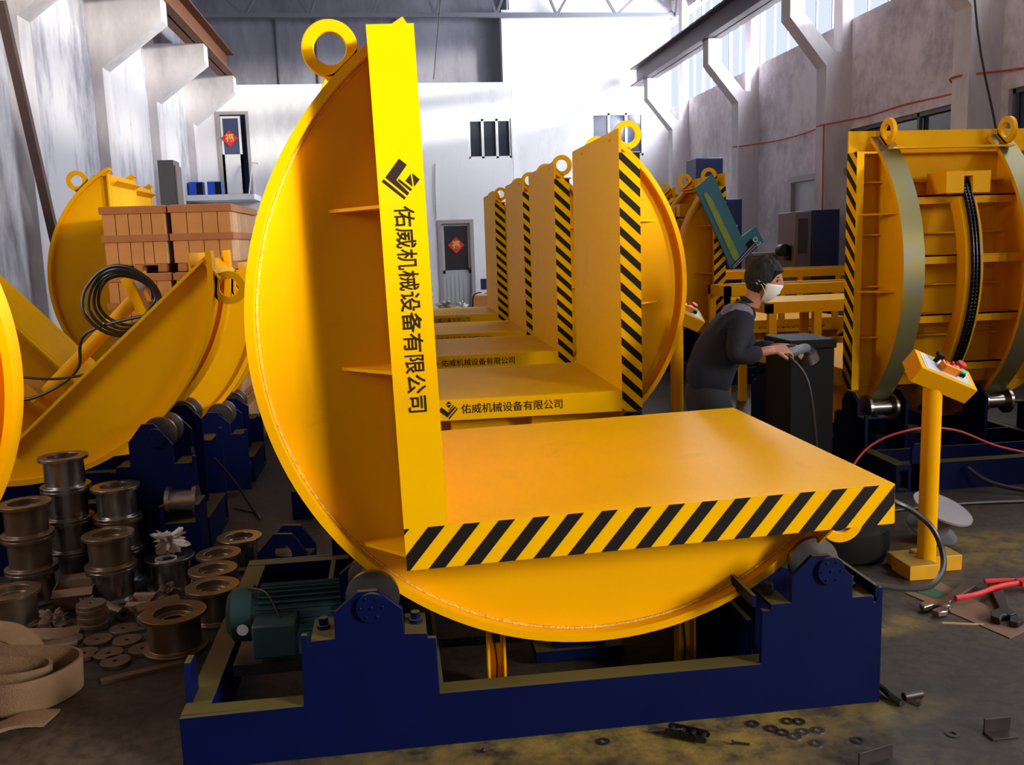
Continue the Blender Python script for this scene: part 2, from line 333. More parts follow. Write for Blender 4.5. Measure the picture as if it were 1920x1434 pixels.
# ------------------------------------------------------------------ the coil upender
def arc(Rr, a0, a1, n): return [(Rr*math.cos(a0+(a1-a0)*i/n), Rr*math.sin(a0+(a1-a0)*i/n)) for i in range(n+1)]
def upender(name, label, loc, rz=0, tilt=0, zc=1.34, Rd=1.10, a=.657, b=.73, LH=1.62, LV=1.61, T=.136, D=1.46,
            y1=.15, y2=.98, style='strip', mirror=False, strip_cut=0, detail=2, base_flip=False, base=True, worn=False, zs=1.0, lugs=(132.6, -40), group=None, motor=True, baseD=None):
    root = thing(name, label, 'machine', loc, rz, group)
    mir = Matrix.Scale(-1, 4, (1, 0, 0)) if mirror else Matrix()
    RM = mir @ Matrix.Translation((0, 0, zc)) @ Matrix.Rotation(-tilt, 4, 'Y')   # rotor frame: x = u, z = w
    rw = .14 if style == 'strip' else .1
    th = .014
    # --- horizontal leg (platform)
    m = MB(RM)
    u0, u1 = -a, LH-a
    m.box(u0, u1, 0, D, -b+T-th, -b+T)                       # top sheet
    ue = u1-strip_cut
    if style == 'strip':
        m.box(u0, ue, 0, .012, -b, -b+T-th); m.box(u0, ue, D-.012, D, -b, -b+T-th)
        m.box(u0, ue, .012, .05, -b, -b+.012); m.box(u0, ue, D-.05, D-.012, -b, -b+.012)
        # hazard stripes painted on the front edge
        per = .1105; k = 0; x = u0-.1525
        while x < ue:
            q = [(x, -b), (x+.052, -b), (x+.052+.118, -b+T-.0005), (x+.118, -b+T-.0005)]
            q = clip(q, u0+.001, ue-.001)
            if len(q) > 2: m.prism(q, -.0012, .0005, 'y', 1)
            x += per
    m.box(ue-.013, ue-.001, .012, D-.012, -b+.001, -b+T-th)                   # end plate
    for k in range(1, 5): m.box(u0+k*LH/5, u0+k*LH/5+.01, .06, D-.06, -b+.03, -b+T-th)
    m.build('platform', ['table', 'black'], root, bevel=0)
    # --- vertical leg (back table)
    m = MB(RM); w0, w1 = -b+T, LV-b
    m.box(-a+T-th, -a+T, 0, D, w0, w1)
    if style == 'strip':
        m.box(-a, -a+T-th, 0, .012, w0, w1); m.box(-a, -a+T-th, D-.012, D, w0, w1)
        m.box(-a, -a+.012, .012, .05, w0, w1); m.box(-a, -a+.012, D-.05, D-.012, w0, w1)
    m.box(-a+.001, -a+T-th, .012, D-.012, w1-.013, w1-.001)
    for k in range(1, 5): m.box(-a+.03, -a+T-th, .06, D-.06, w0+k*LV/5, w0+k*LV/5+.01)
    bt = m.build('back_table', ['table'], root)
    if style == 'strip':
        wt = -b+.45
        L = MB(RM); logo(L, -a+T/2, wt+.745, .115, -.0012, .0004, 0)
        L.build('company_mark', 'letter', bt, smooth=0)
        if detail:
            Mx = RM @ Matrix.Translation((-a+T*.49, -.0008, wt+.668)) @ Matrix.Rotation(R(90), 4, 'X') @ Matrix.Rotation(R(-90), 4, 'Z')
            text_mesh(CO, .0625, 'lettering', 'letter', bt, Mx, offset=.0006)
    # --- side discs
    aa = math.acos((-a+.11)/Rd); ab = 2*PI+math.asin((-b+.11)/Rd)
    for ys in (y1, y2):
        front = ys == y1
        yp = ys+.05 if front else ys+rw-.065
        m = MB(RM)
        pts = arc(Rd-.01, aa, ab, 72) + [(-a+.11, -b+.11)]
        if style == 'flush':
            aa2 = math.acos((-a+T)/Rd); ab2 = 2*PI+math.asin((-b+T)/Rd)
            pts = arc(Rd-.01, aa2, ab2, 72) + [(-a+T, -b+T)]
        m.prism(pts, yp, yp+.015)
        sd = m.build('side_disc', 'yellow', root)
        # rim band that runs on the rollers
        m = MB(RM); A0, A1 = (aa, ab) if style == 'strip' else (aa2, ab2)
        n = 84; rs = []
        for i in range(n+1):
            t = A0+(A1-A0)*i/n; c, s_ = math.cos(t), math.sin(t)
            rs.append([(r_*c, y_, r_*s_) for r_, y_ in ((Rd-.028, ys), (Rd, ys), (Rd, ys+rw), (Rd-.028, ys+rw))])
        m.rings(rs)
        
        if worn:
            for i in range(n): m.mi[i*4+1] = 1
        # weld bead
        if detail > 1 and front:
            m.tube([((Rd-.031)*math.cos(t), yp-.003, (Rd-.031)*math.sin(t)) for t in [A0+(A1-A0)*i/150 for i in range(151)]], .006, 6, 2, smooth=False)
        m.build('rim', ['yellow', 'rim', 'weld'], sd)
        # lifting eyes
        for k, ang in enumerate(lugs):
            m = MB(RM @ Matrix.Rotation(-R(ang), 4, 'Y') @ Matrix.Translation((Rd+.072, ys+rw/2, 0)))
            ro, ri, t2 = .086, .049, .0125
            m.lathe([(ri, -t2), (ro, -t2), (ro, t2), (ri, t2)], d=(0, 1, 0), n=40)
            sgn = 1 if k == 0 else -1
            m.prism([(-.05, -.075), (-.076, -.079*.6), (-.076, .079*.6), (-.05, .065), (-.058, .04), (-.058, -.04)], -t2, t2)
            m.prism([(-.04, .075), (-.055, .05), (-.1, .045), (-.1, .07), (-.075, .072)], -t2, t2)
            m.box(-.1, -.07, -.022, .022, -.045, .045)
            m.build('lifting_eye', 'yellow', root, label=None, bevel=.003 if detail > 1 else 0)
    # --- gussets between the legs and the discs
    if style == 'strip':
        for wv in (.385, -.112, -.69):
            for s0, s1 in ((.012, y1+.05), (D-.012, y2+rw-.05)):
                m = MB(RM); m.prism([(-a, s0), (-a, s1), (-a-.16, s1)], wv, wv+.01, 'z'); m.build('gusset', 'yellow', root)
        for uv in ((.385, -.112) if mirror or tilt > 1 else (.75,)):
            for s0, s1 in ((.012, y1+.05), (D-.012, y2+rw-.05)):
                m = MB(RM); m.prism([(s0, -b), (s1, -b), (s1, -b-.16)], uv, uv+.01, 'x'); m.build('gusset', 'yellow', root)
    # --- shelves and chain track between the discs
    ya, yb = y1+.065, y2+rw-.065
    if style == 'flush':
        m = MB(RM); rs = []; n = 48
        for i in range(n+1):
            t = A0+(A1-A0)*i/n; c, s_ = math.cos(t), math.sin(t)
            rs.append([(r_*c, y_, r_*s_) for r_, y_ in ((Rd-.13, ya), (Rd-.12, ya), (Rd-.12, yb), (Rd-.13, yb))])
        m.rings(rs); m.build('drum_skin', 'yellow', root)
    elif detail:
        for uv in (.80, .49, .11, -.27, -.61):
            wl = -math.sqrt(max(0, (Rd-.03)**2-uv*uv)) if uv < .7 else -b-.06
            if uv == .8: m = MB(RM); m.box(uv, uv+.012, ya, yb, wl, -b)
            else:
                m = MB(RM); m.box(uv, uv+.01, ya, yb, wl+.1, -b); m.box(uv-.045, uv+.01, ya, yb, wl+.1, wl+.11)
            m.build('shelf', 'yellow', root)
        ym = (y1+y2+rw)/2
        t0, t1 = math.atan2(-math.sqrt(Rd**2-.49**2), .49), math.atan2(-b+.2, -math.sqrt(Rd**2-.53**2))-2*PI
        m = MB(RM); n = 60; rs = []
        for i in range(n+1):
            t = t0+(-PI*.86-t0+.1)*i/n; c, s_ = math.cos(t), math.sin(t)
            rs.append([(r_*c, y_, r_*s_) for r_, y_ in ((Rd-.11, ym-.06), (Rd-.02, ym-.06), (Rd-.02, ym+.06), (Rd-.11, ym+.06))])
        m.rings(rs); tr = m.build('chain_track', 'yellow', root)
        m = MB(RM); nl = 76
        for i in range(nl):
            t = t0+.09+(-PI*.86-t0)*i/nl; Q = Matrix.Rotation(-t, 4, 'Y') @ Matrix.Translation((Rd-.004, ym, 0))
            for yy in (-.022, 0, .022): m.box(-.014, .014, yy-.003, yy+.003, -.015 if i % 2 else -.019, .015 if i % 2 else .019, M_=Q)
            m.cyl((0, -.027, 0), (0, .027, 0), .008, n=8, M_=Q)
        m.build('chain', 'chain', tr)
        m = MB(RM); uA, uB, wN = .505, .64, -math.sqrt(Rd**2-.5**2)-.0
        m.box(uA, uB, ym-.15, ym-.03, wN, -b); m.box(uA, uB, ym+.03, ym+.15, wN, -b); m.box(uB-.03, uB, ym-.03, ym+.03, wN, -b)
        m.build('chain_anchor_block', 'yellow', root)
    # --- base frame
    if base: make_base(root, zc, Rd, zs, D if baseD is None else baseD, y1, y2, rw, mirror ^ base_flip, detail, motor)
    return root
def clip(q, x0, x1):
    def cut(q, f, g):
        o = []
        for i in range(len(q)):
            A, B = q[i], q[(i+1) % len(q)]; fa, fb = f(A), f(B)
            if fa >= 0: o.append(A)
            if fa*fb < 0: t = fa/(fa-fb); o.append((A[0]+t*(B[0]-A[0]), A[1]+t*(B[1]-A[1])))
        return o
    q = cut(q, lambda p: p[0]-x0, 0)
    return cut(q, lambda p: x1-p[0], 0) if q else q
BASE = [(-1.362, 0), (-1.362, .174), (-.983, .178), (-.977, .411), (-.958, .411), (-.955, .376), (-.95, .376), (-.95, .39), (-.874, .392), (-.873, .476), (-.796, .539), (-.736, .539), (-.66, .472), (-.657, .39),
        (-.587, .385), (-.584, .369), (-.558, .367), (-.555, .179), (.519, .177), (.521, .365), (.549, .364), (.552, .384), (.622, .384),
        (.623, .475), (.694, .54), (.752, .54), (.836, .46), (.838, .386), (.909, .386), (.915, .362), (.922, .362), (.928, .412), (.945, .412), (.945, 0)]
def make_base(root, zc, Rd, zs, D, y1, y2, rw, flip, detail, motor):
    S = Matrix.Scale(-1, 4, (1, 0, 0)) if flip else Matrix()
    prof = [(x, z if z < .2 else z*zs) for x, z in BASE]
    low = [(x, min(z, .178)) for x, z in ((-1.362, 0), (-1.362, .174), (.945, .177), (.945, 0))]
    m = MB(S); ov = [(x, z) for x, z in prof]
    yr = (y1-.02, y2-.02)
    # front and rear side beams: towers carry the rollers
    hz = zs
    fy = min(0, y1-.13)
    for y0, sgn in ((fy, 1), (D-.02, -1)):
        m.prism(ov, y0, y0+.02)
        ya, yb = (y0+.02, y0+.08) if sgn > 0 else (y0-.06, y0)
        m.box(-1.362, .945, ya, yb, .14, .176); m.box(-1.362, .945, ya, yb, 0, .02)
        for x0, x1, zt in ((-.95, -.873, .39), (-.657, -.587, .384), (.552, .622, .383), (.838, .915, .385)):
            m.box(x0, x1, ya if sgn > 0 else ya-.1, yb+.1 if sgn > 0 else yb, zt*hz-.012, zt*hz-.001)
    m.box(-1.362, -1.28, .08, D-.08, 0, .174); m.box(.865, .945, .08, D-.08, 0, .178)
    m.box(-.983, -.96, .08, D-.08, 0, .176); m.box(-.558, -.54, .08, D-.08, .0, .176); m.box(.5, .52, .08, D-.08, 0, .3)
    # inner tower plates
    for xs in (-1, 1):
        for yy in (y1+rw+.05, y2-.07):
            m.prism([(xs*.755-.12, 0), (xs*.755-.12, .476*hz), (xs*.755-.04, .54*hz), (xs*.755+.04, .54*hz), (xs*.755+.12, .476*hz), (xs*.755+.12, 0)], yy, yy+.02)
    fr = m.build('base_frame', 'blue', root, bevel=.002 if detail > 1 else 0)
    m = MB(S); m.prism([(.1, 0), (.2, 0), (.2, .27), (.18, .3), (.12, .3), (.1, .27)], -1.362, -1.342, 'x')
    m.build('end_plate', 'blue', fr)
    # rollers
    rr = .05; dz = math.sqrt(max(.01, (Rd+rr)**2-.755**2)); zr = zc-dz
    for xs in (-.755, .755):
        for ys in (y1, y2):
            m = MB(S); yb0 = ys-.035; yb1 = ys+rw+.03
            m.lathe([(.02, 0), (.088, 0), (.088, .02), (rr, .024), (rr, yb1-yb0-.024), (.088, yb1-yb0-.02), (.088, yb1-yb0), (.02, yb1-yb0)], (xs, yb0, zr), (0, 1, 0), 32)
            ro = m.build('roller', 'steel', root)
            if detail:
                front = ys == y1
                m = MB(S); yc0, yc1 = (fy-.014, fy) if front else (D, D+.014)
                zcap = .488*hz
                m.cyl((xs, yc0, zcap), (xs, yc1, zcap), .047, n=28)
                for k in range(6):
                    t = k*PI/3; m.cyl((xs+.034*math.cos(t), yc0-.004, zcap+.034*math.sin(t)), (xs+.034*math.cos(t), yc0+.004, zcap+.034*math.sin(t)), .004, n=8)
                m.cyl((xs, yc0-.004, zcap), (xs, yc0+.004, zcap), .005, n=8)
                m.build('bearing_cap', 'blue', ro)
    if detail:
        # hold-down bolts on the tower shoulders
        for x, zt in ((-.915, .39), (-.62, .385), (.585, .384), (.875, .386)):
            m = MB(S); m.cyl((x, .1, zt*hz), (x, .1, zt*hz+.012), .022, n=14); m.cyl((x, .1, zt*hz+.012), (x, .1, zt*hz+.035), .016, n=6)
            m.build('bolt', 'iron' if x > 0 else 'blue', fr)
    if detail > 1:
        # limit switch posts
        for x in (-.37, .33):
            m = MB(S); z1 = .215+.06*(x > 0); m.box(x, x+.008, .3, .35, .02, z1+.04); m.box(x, x+.065, .35, .358, .02, z1+.05); m.box(x+.057, x+.065, .3, .35, .02, z1+.04)
            m.box(x+.02, x+.045, .3, .35, z1-.02, z1+.02, 1); m.tube([(x+.03, .34, z1), (x+.028, .33, .18), (x+.035, .33, .1), (x+.03, .34, .03)], .003, 6, 1)
            m.build('limit_post', ['yellow', 'cable'], root)
        # bearing housing and drive shaft in the middle
        m = MB(S); m.box(-.1, .1, .5, .62, .02, .28); m.box(-.17, .17, .48, .64, .02, .06)
        m.lathe([(.03, 0), (.06, 0), (.06, .03), (.03, .03)], (0, .47, .17), (0, 1, 0), 24, 1)
        for k in range(8): m.cyl((.045*math.cos(k*PI/4), .462, .17+.045*math.sin(k*PI/4)), (.045*math.cos(k*PI/4), .472, .17+.045*math.sin(k*PI/4)), .006, n=8, mi=1)
        m.build('bearing_housing', ['blue', 'steel'], root)
        m = MB(S)
        for i in range(38):
            x = -.95+i*.04; z = .16-.02*math.sin((i/37)*PI); 
            for yy in (-.012, .012): m.box(x-.018, x+.018, (.45+yy)-.002, (.45+yy)+.002, z-.011, z+.011)
            m.cyl((x+.02, .43, z), (x+.02, .47, z), .008, n=8)
        m.build('drive_chain', 'chain', root)
        m = MB(S); m.prism([(.4, .34), (.56, .36), (.56, .2), (.5, .2), (.4, .28)], .4, .41); m.build('cable_guard', 'blue', root)
        # angle pieces on the towers
        for x in (.50, .93):
            m = MB(S); m.box(x-.012, x, .0, .34, .38, .42); m.build('guide_angle', 'blue', fr)
    if motor and detail:
        # geared motor lying in the left bay, its shaft along x
        mo = None
        y, z = .45, .32
        m = MB(S)
        m.cyl((-1.2, y, z), (-.86, y, z), .082, n=32)
        for k in range(28):
            t = k*2*PI/28; Q = Matrix.Translation((0, y, z)) @ Matrix.Rotation(t, 4, 'X'); m.box(-1.16, -.88, -.0025, .0025, .08, .1, M_=Q)
        m.box(-1.16, -.9, y-.09, y+.09, z-.13, z-.09)
        m.lathe([(.02, 0), (.115, 0), (.115, .018), (.02, .018)], (-.86, y, z), (1, 0, 0), 32)
        m.box(-.83, -.72, y-.1, y+.1, z-.12, z+.11)
        mo = m.build('gear_motor', 'teal', root, bevel=.002)
        m = MB(S); m.lathe([(.001, -.02), (.07, -.02), (.095, 0), (.098, .07), (.001, .07)], (-1.255, y, z), (1, 0, 0), 36); m.build('fan_cover', 'teal', mo)
        m = MB(S); m.box(-1.17, -1.02, y-.2, y-.08, z-.09, z+.03); m.build('terminal_box', 'teal', mo, bevel=.008)
        m = MB(S); m.cyl((-1.215, y-.1, z-.02), (-1.215, y-.102, z-.02), .02, n=20); m.build('sticker', 'white', mo, label='round white sticker')
        m = MB(S); m.tube([(-1.2, y-.02, z+.1), (-1.13, y-.08, z+.1), (-1.08, y-.14, z+.03)], .004, 6); m.build('motor_cable', 'cable', mo)
        m = MB(S); m.box(-1.25, -.7, y-.14, y+.14, .15, .19); m.build('motor_plate', 'iron', root)

near = upender('coil_upender', 'nearest yellow coil upender, striped level platform, company name running down its upright table',
        (.64, 2.767, 0), tilt=.0228, zc=1.34, Rd=1.10, detail=2, lugs=(131.3, -41.2), LV=1.63)
row = [(5.42, 'yellow coil upender directly behind the nearest one, first of the centre row'),
       (7.60, 'second yellow coil upender in the row behind the nearest, between first and third'),
       (9.44, 'third coil upender in the row, only a sliver of striped edge showing'),
       (11.98, 'farthest yellow coil upender of the centre row, nearest the grey door')]
kw90 = dict(tilt=PI/2, zc=1.311, Rd=1.12, a=.76, b=.785, LH=1.69, LV=1.52, T=.127, D=1.4, strip_cut=.14)
for i, (yy, lab) in enumerate(row):
    upender('coil_upender', lab, (.704, yy, 0), detail=1, motor=False, **kw90)
upender('coil_upender', 'coil upender at right, back view with chain and two worn steel rims',
        (3.0, 6.49, 0), rz=-PI/2, detail=1, base_flip=True, worn=True, motor=False, **kw90)
for yy, lab in ((9.4, 'yellow coil upender behind the teal L-shaped panel, beyond the worker'),
                (11.9, 'mostly hidden coil upender, only a striped tip showing left of the teal panel')):
    upender('coil_upender', lab, (4.16 if yy < 10 else 4.42, yy, 0), detail=1, motor=False, mirror=True, **kw90)
upender('coil_upender', 'left coil upender tipped halfway with a control stand lying in it', (-1.99, 4.9, 0),
        tilt=R(41.8), zc=1.515, Rd=1.08, a=.62, b=.785, LH=1.42, LV=1.6, T=.135, D=.62, y1=0, y2=.5, style='flush', detail=1, zs=1.38, motor=False, lugs=(132, -47))
upender('coil_upender', 'second tipped coil upender, just behind the one holding the control stand', (-1.96, 6.35, 0),
        tilt=R(41.8), zc=1.335, Rd=1.08, a=.62, b=.68, LH=1.35, LV=1.5, T=.13, D=.62, y1=0, y2=.5, style='flush', detail=0, motor=False)
upender('coil_upender', 'upright yellow coil upender left of the wooden crates, brightly lit disc', (-1.84, 8.4, 0),
        tilt=0, zc=1.37, Rd=1.1, a=.657, b=.73, LH=1.0, LV=1.64, D=.86, y1=0, y2=.76, style='flush', detail=0, motor=False)
upender('coil_upender', 'coil upender behind the crates, only its yellow top showing', (-2.02, 9.75, 0),
        tilt=0, zc=1.37, Rd=1.1, a=.657, b=.73, LH=1.0, LV=1.64, D=.86, y1=0, y2=.76, style='flush', detail=0, motor=False)
upender('coil_upender', 'coil upender cut off by the left edge, a slice of round disc visible', (-2.43, 2.92, 0),
        tilt=PI/2, zc=1.21, Rd=1.06, a=.72, b=.745, LH=1.6, LV=1.5, T=.127, D=.62, y1=.0, y2=.55, style='flush', detail=1, motor=False, base=False)

lm = [o for o in bpy.data.objects if o.get('label', '').startswith('coil upender cut off')][0]
m = MB(); m.box(-.8, .3, .02, .6, 0, .12); m.box(-.5, -.3, 0, .62, .12, .3); m.box(.1, .3, 0, .62, .12, .3); m.build('base_frame', 'blue', lm)
# ------------------------------------------------------------------ building shell
XL, XR, YB, YF = -4.42, 7.0, 22.5, -9.0
def wallbox(name, args, m): o = MB().box(*args).build(name, m, smooth=0); return struct(o)
wallbox('floor', (XL-.4, XR+.6, YF-.3, YB+.9, -.1, 0), 'floor')
wallbox('wall_left', (XL-.3, XL, 3.2, YB+.6, 0, 7.4), 'plaster_left')
m = MB().box(XL-.3, XL, YF, 1.6, 0, 7.4).box(XL-.3, XL, 1.6, 3.2, 0, 2.4).box(XL-.3, XL, 1.6, 3.2, 4.2, 7.4)
struct(m.build('wall_left_front', 'unseen_wall_dark', smooth=0))
m = MB()
for yy in (1.6, 2.38, 3.15): m.box(XL-.06, XL-.02, yy, yy+.05, 2.4, 4.2)
for z in (2.4, 3.3, 4.15): m.box(XL-.06, XL-.02, 1.6, 3.2, z, z+.05)
struct(m.build('window_9', 'frame', smooth=0))  # unseen window added to go with the left light
# right wall with clerestory and side window openings
m = MB()
SZ, CZ = 4.72, 6.75
segs = [(-9, -5.0), (-1.4, YB+.6)]
for y0, y1 in segs: m.box(XR, XR+.25, y0, y1, 0, 2.2)
m.box(XR, XR+.25, -5.0, -1.4, 0, 2.2)
m.box(XR, XR+.25, -9, -5.0, 2.2, 7.4); m.box(XR, XR+.25, -5, -1.4, 4.8, 7.4)
m.box(XR, XR+.25, -1.4, .4, 2.2, 7.4)
# window band z 2.2 - 3.1 with piers
WIN = [(.8, 3.0), (4.0, 6.0), (7.0, 9.9), (10.85, 13.6)]
y = .4
for a0, b0 in WIN: m.box(XR, XR+.25, y, a0, 2.2, 3.12); y = b0
m.box(XR, XR+.25, y, YB+.6, 2.2, 3.12)
m.box(XR, XR+.25, .4, YB+.6, 3.12, SZ); m.box(XR, XR+.25, .4, YB+.6, CZ, 7.4)
struct(m.build('wall_right', 'plaster_right', smooth=0))
for i, (a0, b0) in enumerate(WIN):
    w_ = MB()
    for yy in [a0, a0+(b0-a0)/3, a0+2*(b0-a0)/3, b0-.05]: w_.box(XR+.05, XR+.1, yy, yy+.05, 2.2, 3.12)
    w_.box(XR+.05, XR+.1, a0, b0, 3.07, 3.12); w_.box(XR+.05, XR+.1, a0, b0, 2.2, 2.25)
    wf = struct(w_.build('window_%d' % (i+1), 'grey', smooth=0))
    if i: MB().box(XR+.12, XR+.13, a0, b0, 2.2, 3.12).build('pane', 'blueglass' if i < 3 else 'darkglass', wf, smooth=0)
# clerestory sashes
m = MB()
y = .4; k = 0
while y < YB+.2:
    m.box(XR+.1, XR+.13 if k % 3 else XR+.16, y, y+(.05 if k % 3 == 0 else .025), SZ, CZ); y += .56; k += 1
for z in (SZ, 5.7, CZ-.04): m.box(XR+.1, XR+.13, .4, YB+.5, z, z+.035)
struct(m.build('window_5', 'frame', smooth=0))
m = MB()
for yy in (-5, -3.8, -2.6, -1.45): m.box(XR+.1, XR+.15, yy, yy+.05, 2.2, 4.8)
for z in (2.2, 3.5, 4.76): m.box(XR+.1, XR+.15, -5, -1.4, z, z+.04)
struct(m.build('window_6', 'frame', smooth=0))
# front wall behind the camera, with its high entrance window
m = MB()
m.box(XL, XR, YF-.25, YF, 0, 2.2); m.box(XL, -1.1, YF-.25, YF, 2.2, 7.4); m.box(1.9, XR, YF-.25, YF, 2.2, 7.4); m.box(-1.1, 1.9, YF-.25, YF, 5, 9.4)
struct(m.build('wall_front', 'unseen_wall_dark', smooth=0))
# back wall: low white block, upper recessed wall, right part
m = MB()
DX0, DX1, DZ = 1.15, 2.02, 2.17
WX0, WX1, WZ0, WZ1 = 1.98, 3.02, 3.6, 4.52
HX0, HX1, HZ0, HZ1 = -3.83, -3.1, 2.86, 4.77
def wall_with_holes(m, x0, x1, z0, z1, y0, y1, holes):
    xs = sorted({x0, x1, *[h[0] for h in holes], *[h[1] for h in holes]}); zs_ = sorted({z0, z1, *[h[2] for h in holes], *[h[3] for h in holes]})
    for i in range(len(xs)-1):
        for j in range(len(zs_)-1):
            cx, cz = (xs[i]+xs[i+1])/2, (zs_[j]+zs_[j+1])/2
            if not any(h[0] < cx < h[1] and h[2] < cz < h[3] for h in holes): m.box(xs[i], xs[i+1], y0, y1, zs_[j], zs_[j+1])
wall_with_holes(m, XL, 3.04, 0, 5.36, YB, YB+.2, [(DX0, DX1, 0, DZ), (WX0, WX1, WZ0, WZ1), (HX0, HX1, HZ0, HZ1)])
wall_with_holes(m, 3.06, XR, 0, 7.4, YB+.08, YB+.28, [(5.0, 6.3, 3.6, 4.62)])
m.box(2.86, 3.06, YB+.0, YB+.3, 5.36, 7.0)
struct(m.build('wall_back', 'plaster_back', smooth=0))
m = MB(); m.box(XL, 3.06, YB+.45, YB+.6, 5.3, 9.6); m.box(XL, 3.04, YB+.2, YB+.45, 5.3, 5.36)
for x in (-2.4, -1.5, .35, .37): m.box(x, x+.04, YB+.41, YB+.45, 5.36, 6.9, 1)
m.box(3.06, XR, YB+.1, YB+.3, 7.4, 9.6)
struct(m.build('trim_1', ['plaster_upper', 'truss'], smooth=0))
# ceiling (two roof slopes) and truss
m = MB(); xm = (XL+XR)/2
for x0, z0, x1, z1 in ((XL-.3, 7.3, xm, 9.4), (xm, 9.4, XR+.3, 7.3)):
    m._add([(x0, YF-.3, z0), (x1, YF-.3, z1), (x1, YB+.7, z1), (x0, YB+.7, z0), (x0, YF-.3, z0+.08), (x1, YF-.3, z1+.08), (x1, YB+.7, z1+.08), (x0, YB+.7, z0+.08)],
           [(0, 1, 2, 3), (7, 6, 5, 4), (0, 4, 5, 1), (2, 6, 7, 3), (1, 5, 6, 2), (0, 3, 7, 4)])
struct(m.build('ceiling', 'roof', smooth=0))
def truss(y, lab):
    m = MB(); zb = 6.82; n = 8
    top = lambda x: 7.25+(1-abs(x-xm)/((XR-XL)/2))*2.05
    m.box(XL, XR, y-.05, y+.05, zb-.05, zb+.05)
    for sx in (-1, 1): m.cyl((xm+sx*(XR-XL)/2, y, 7.2), (xm, y, 9.25), .06, n=4)
    xs = [XL+(XR-XL)*i/n for i in range(n+1)]
    for i in range(n):
        xa, xb = xs[i], xs[i+1]; xc = (xa+xb)/2
        m.cyl((xa, y, zb), (xc, y, top(xc)-.05), .04, n=4); m.cyl((xc, y, top(xc)-.05), (xb, y, zb), .04, n=4)
    o = m.build('roof_truss', 'truss', smooth=0); tag(o, lab, 'truss', kind='structure')
truss(YB-.25, 'grey steel roof truss against the back wall')
for yy in (18.6, 14.8): truss(yy, 'grey steel roof truss')
# right wall columns with their diagonal brackets
def poly_prism_y(name, pts, y0, y1, m_): return struct(MB().prism(pts, y0, y1).build(name, m_, smooth=0))
for i, yc in enumerate((21.35, 17.25, 13.7, 10.2, 6.6, 3.0)):
    x1 = XR; xc = 6.6
    poly_prism_y('trim_%d' % (i+2), [(x1, 0), (xc, 0), (xc, 4.05), (6.02, 4.75), (6.02, 5.2), (6.22, 5.2), (6.22, 4.83), (6.72, 4.25), (x1, 4.25)], yc-.16, yc+.16, 'column')
    struct(MB().box(6.85, XR, yc-.14, yc+.14, 4.25, 7.3).build('trim_%d' % (i+20), 'column', smooth=0))
# left wall columns with haunched brackets
for i, yc in enumerate((22.3, 18.95, 15.6, 12.3, 9.0)):
    y0, y1 = yc-.2, yc+.2
    poly_prism_y('trim_%d' % (i+30), [(XL, 0), (XL+.16, 0), (XL+.16, 4.45), (XL+1.1, 5.15), (XL+1.1, 5.5), (XL+.2, 5.5), (XL+.12, 7.3), (XL, 7.3)], y0, y1, 'column')
# crane beams
def ibeam(name, x, y0, y1, z, h, wd, m_, lab, plank=False):
    m = MB(); m.box(x-wd/2, x+wd/2, y0, y1, z, z+.03); m.box(x-wd/2, x+wd/2, y0, y1, z+h-.03, z+h); m.box(x-.015, x+.015, y0, y1, z, z+h)
    m.box(x-.04, x+.04, y0, y1, z+h, z+h+.07)
    if plank:
        yy = y0
        while yy < y1: m.box(x-wd/2-.05, x-wd/2+.12, yy, yy+.25, z+h, z+h+.06); yy += .9
    o = m.build(name, m_, smooth=0); tag(o, lab, 'crane beam', kind='structure'); return o
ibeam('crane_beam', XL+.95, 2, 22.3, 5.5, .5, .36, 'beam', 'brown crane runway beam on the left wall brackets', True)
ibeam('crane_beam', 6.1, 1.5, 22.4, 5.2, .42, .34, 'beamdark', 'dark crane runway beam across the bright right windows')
# back wall joinery
def framed(m, x0, x1, z0, z1, y, t, d=.06, mi=0):
    m.box(x0, x1, y, y+d, z1-t, z1, mi); m.box(x0, x0+t, y, y+d, z0, z1-t, mi); m.box(x1-t, x1, y, y+d, z0, z1-t, mi)
dr = thing('door_1', 'grey door', 'door', (0, 0, 0)); del dr['label']; del dr['category']; dr['kind'] = 'structure'
m = MB(); framed(m, DX0, DX1, 0, DZ, YB-.03, .09, .14); m.build('door_frame', 'frame', dr, smooth=0)
m = MB(); m.box(DX0+.09, DX1-.09, YB+.03, YB+.07, 0, .88)
for k in range(6): m.box(DX0+.17+k*.1, DX0+.18+k*.1, YB+.025, YB+.032, .1, .8, 1)
framed(m, DX0+.09, DX1-.09, .88, DZ-.09, YB+.03, .06, .04); m.box(DX0+.09, DX1-.09, YB+.03, YB+.07, .88, .96)
m.build('door_leaf', ['doorpanel', 'frame'], dr, smooth=0)
MB().box(DX0+.15, DX1-.15, YB+.05, YB+.06, .96, DZ-.15).build('door_glass', 'darkglass', dr, smooth=0)
MB().cyl((DX1-.13, YB+.03, .98), (DX1-.13, YB-.03, .98), .03, n=12).build('door_handle', 'iron', dr)
def fu_poster(cx, cz, s, y, lab):
    m = MB(); m.prism([(cx-s, cz), (cx, cz-s), (cx+s, cz), (cx, cz+s)], y, y+.006)
    p = m.build('diamond_poster', 'red', smooth=0); tag(p, lab, 'poster')
    text_mesh('\u798f', s*1.0, 'gold_character', 'gold', p, Matrix.Translation((cx-s*.5, y-.003, cz)) @ Matrix.Rotation(R(90), 4, 'X'), offset=.004, depth=.002)
fu_poster(1.585, 1.56, .2, YB+.035, 'red diamond poster with gold character on the grey door window')
dr = bpy.data.objects.new('door_2', None); C.objects.link(dr); dr['kind'] = 'structure'
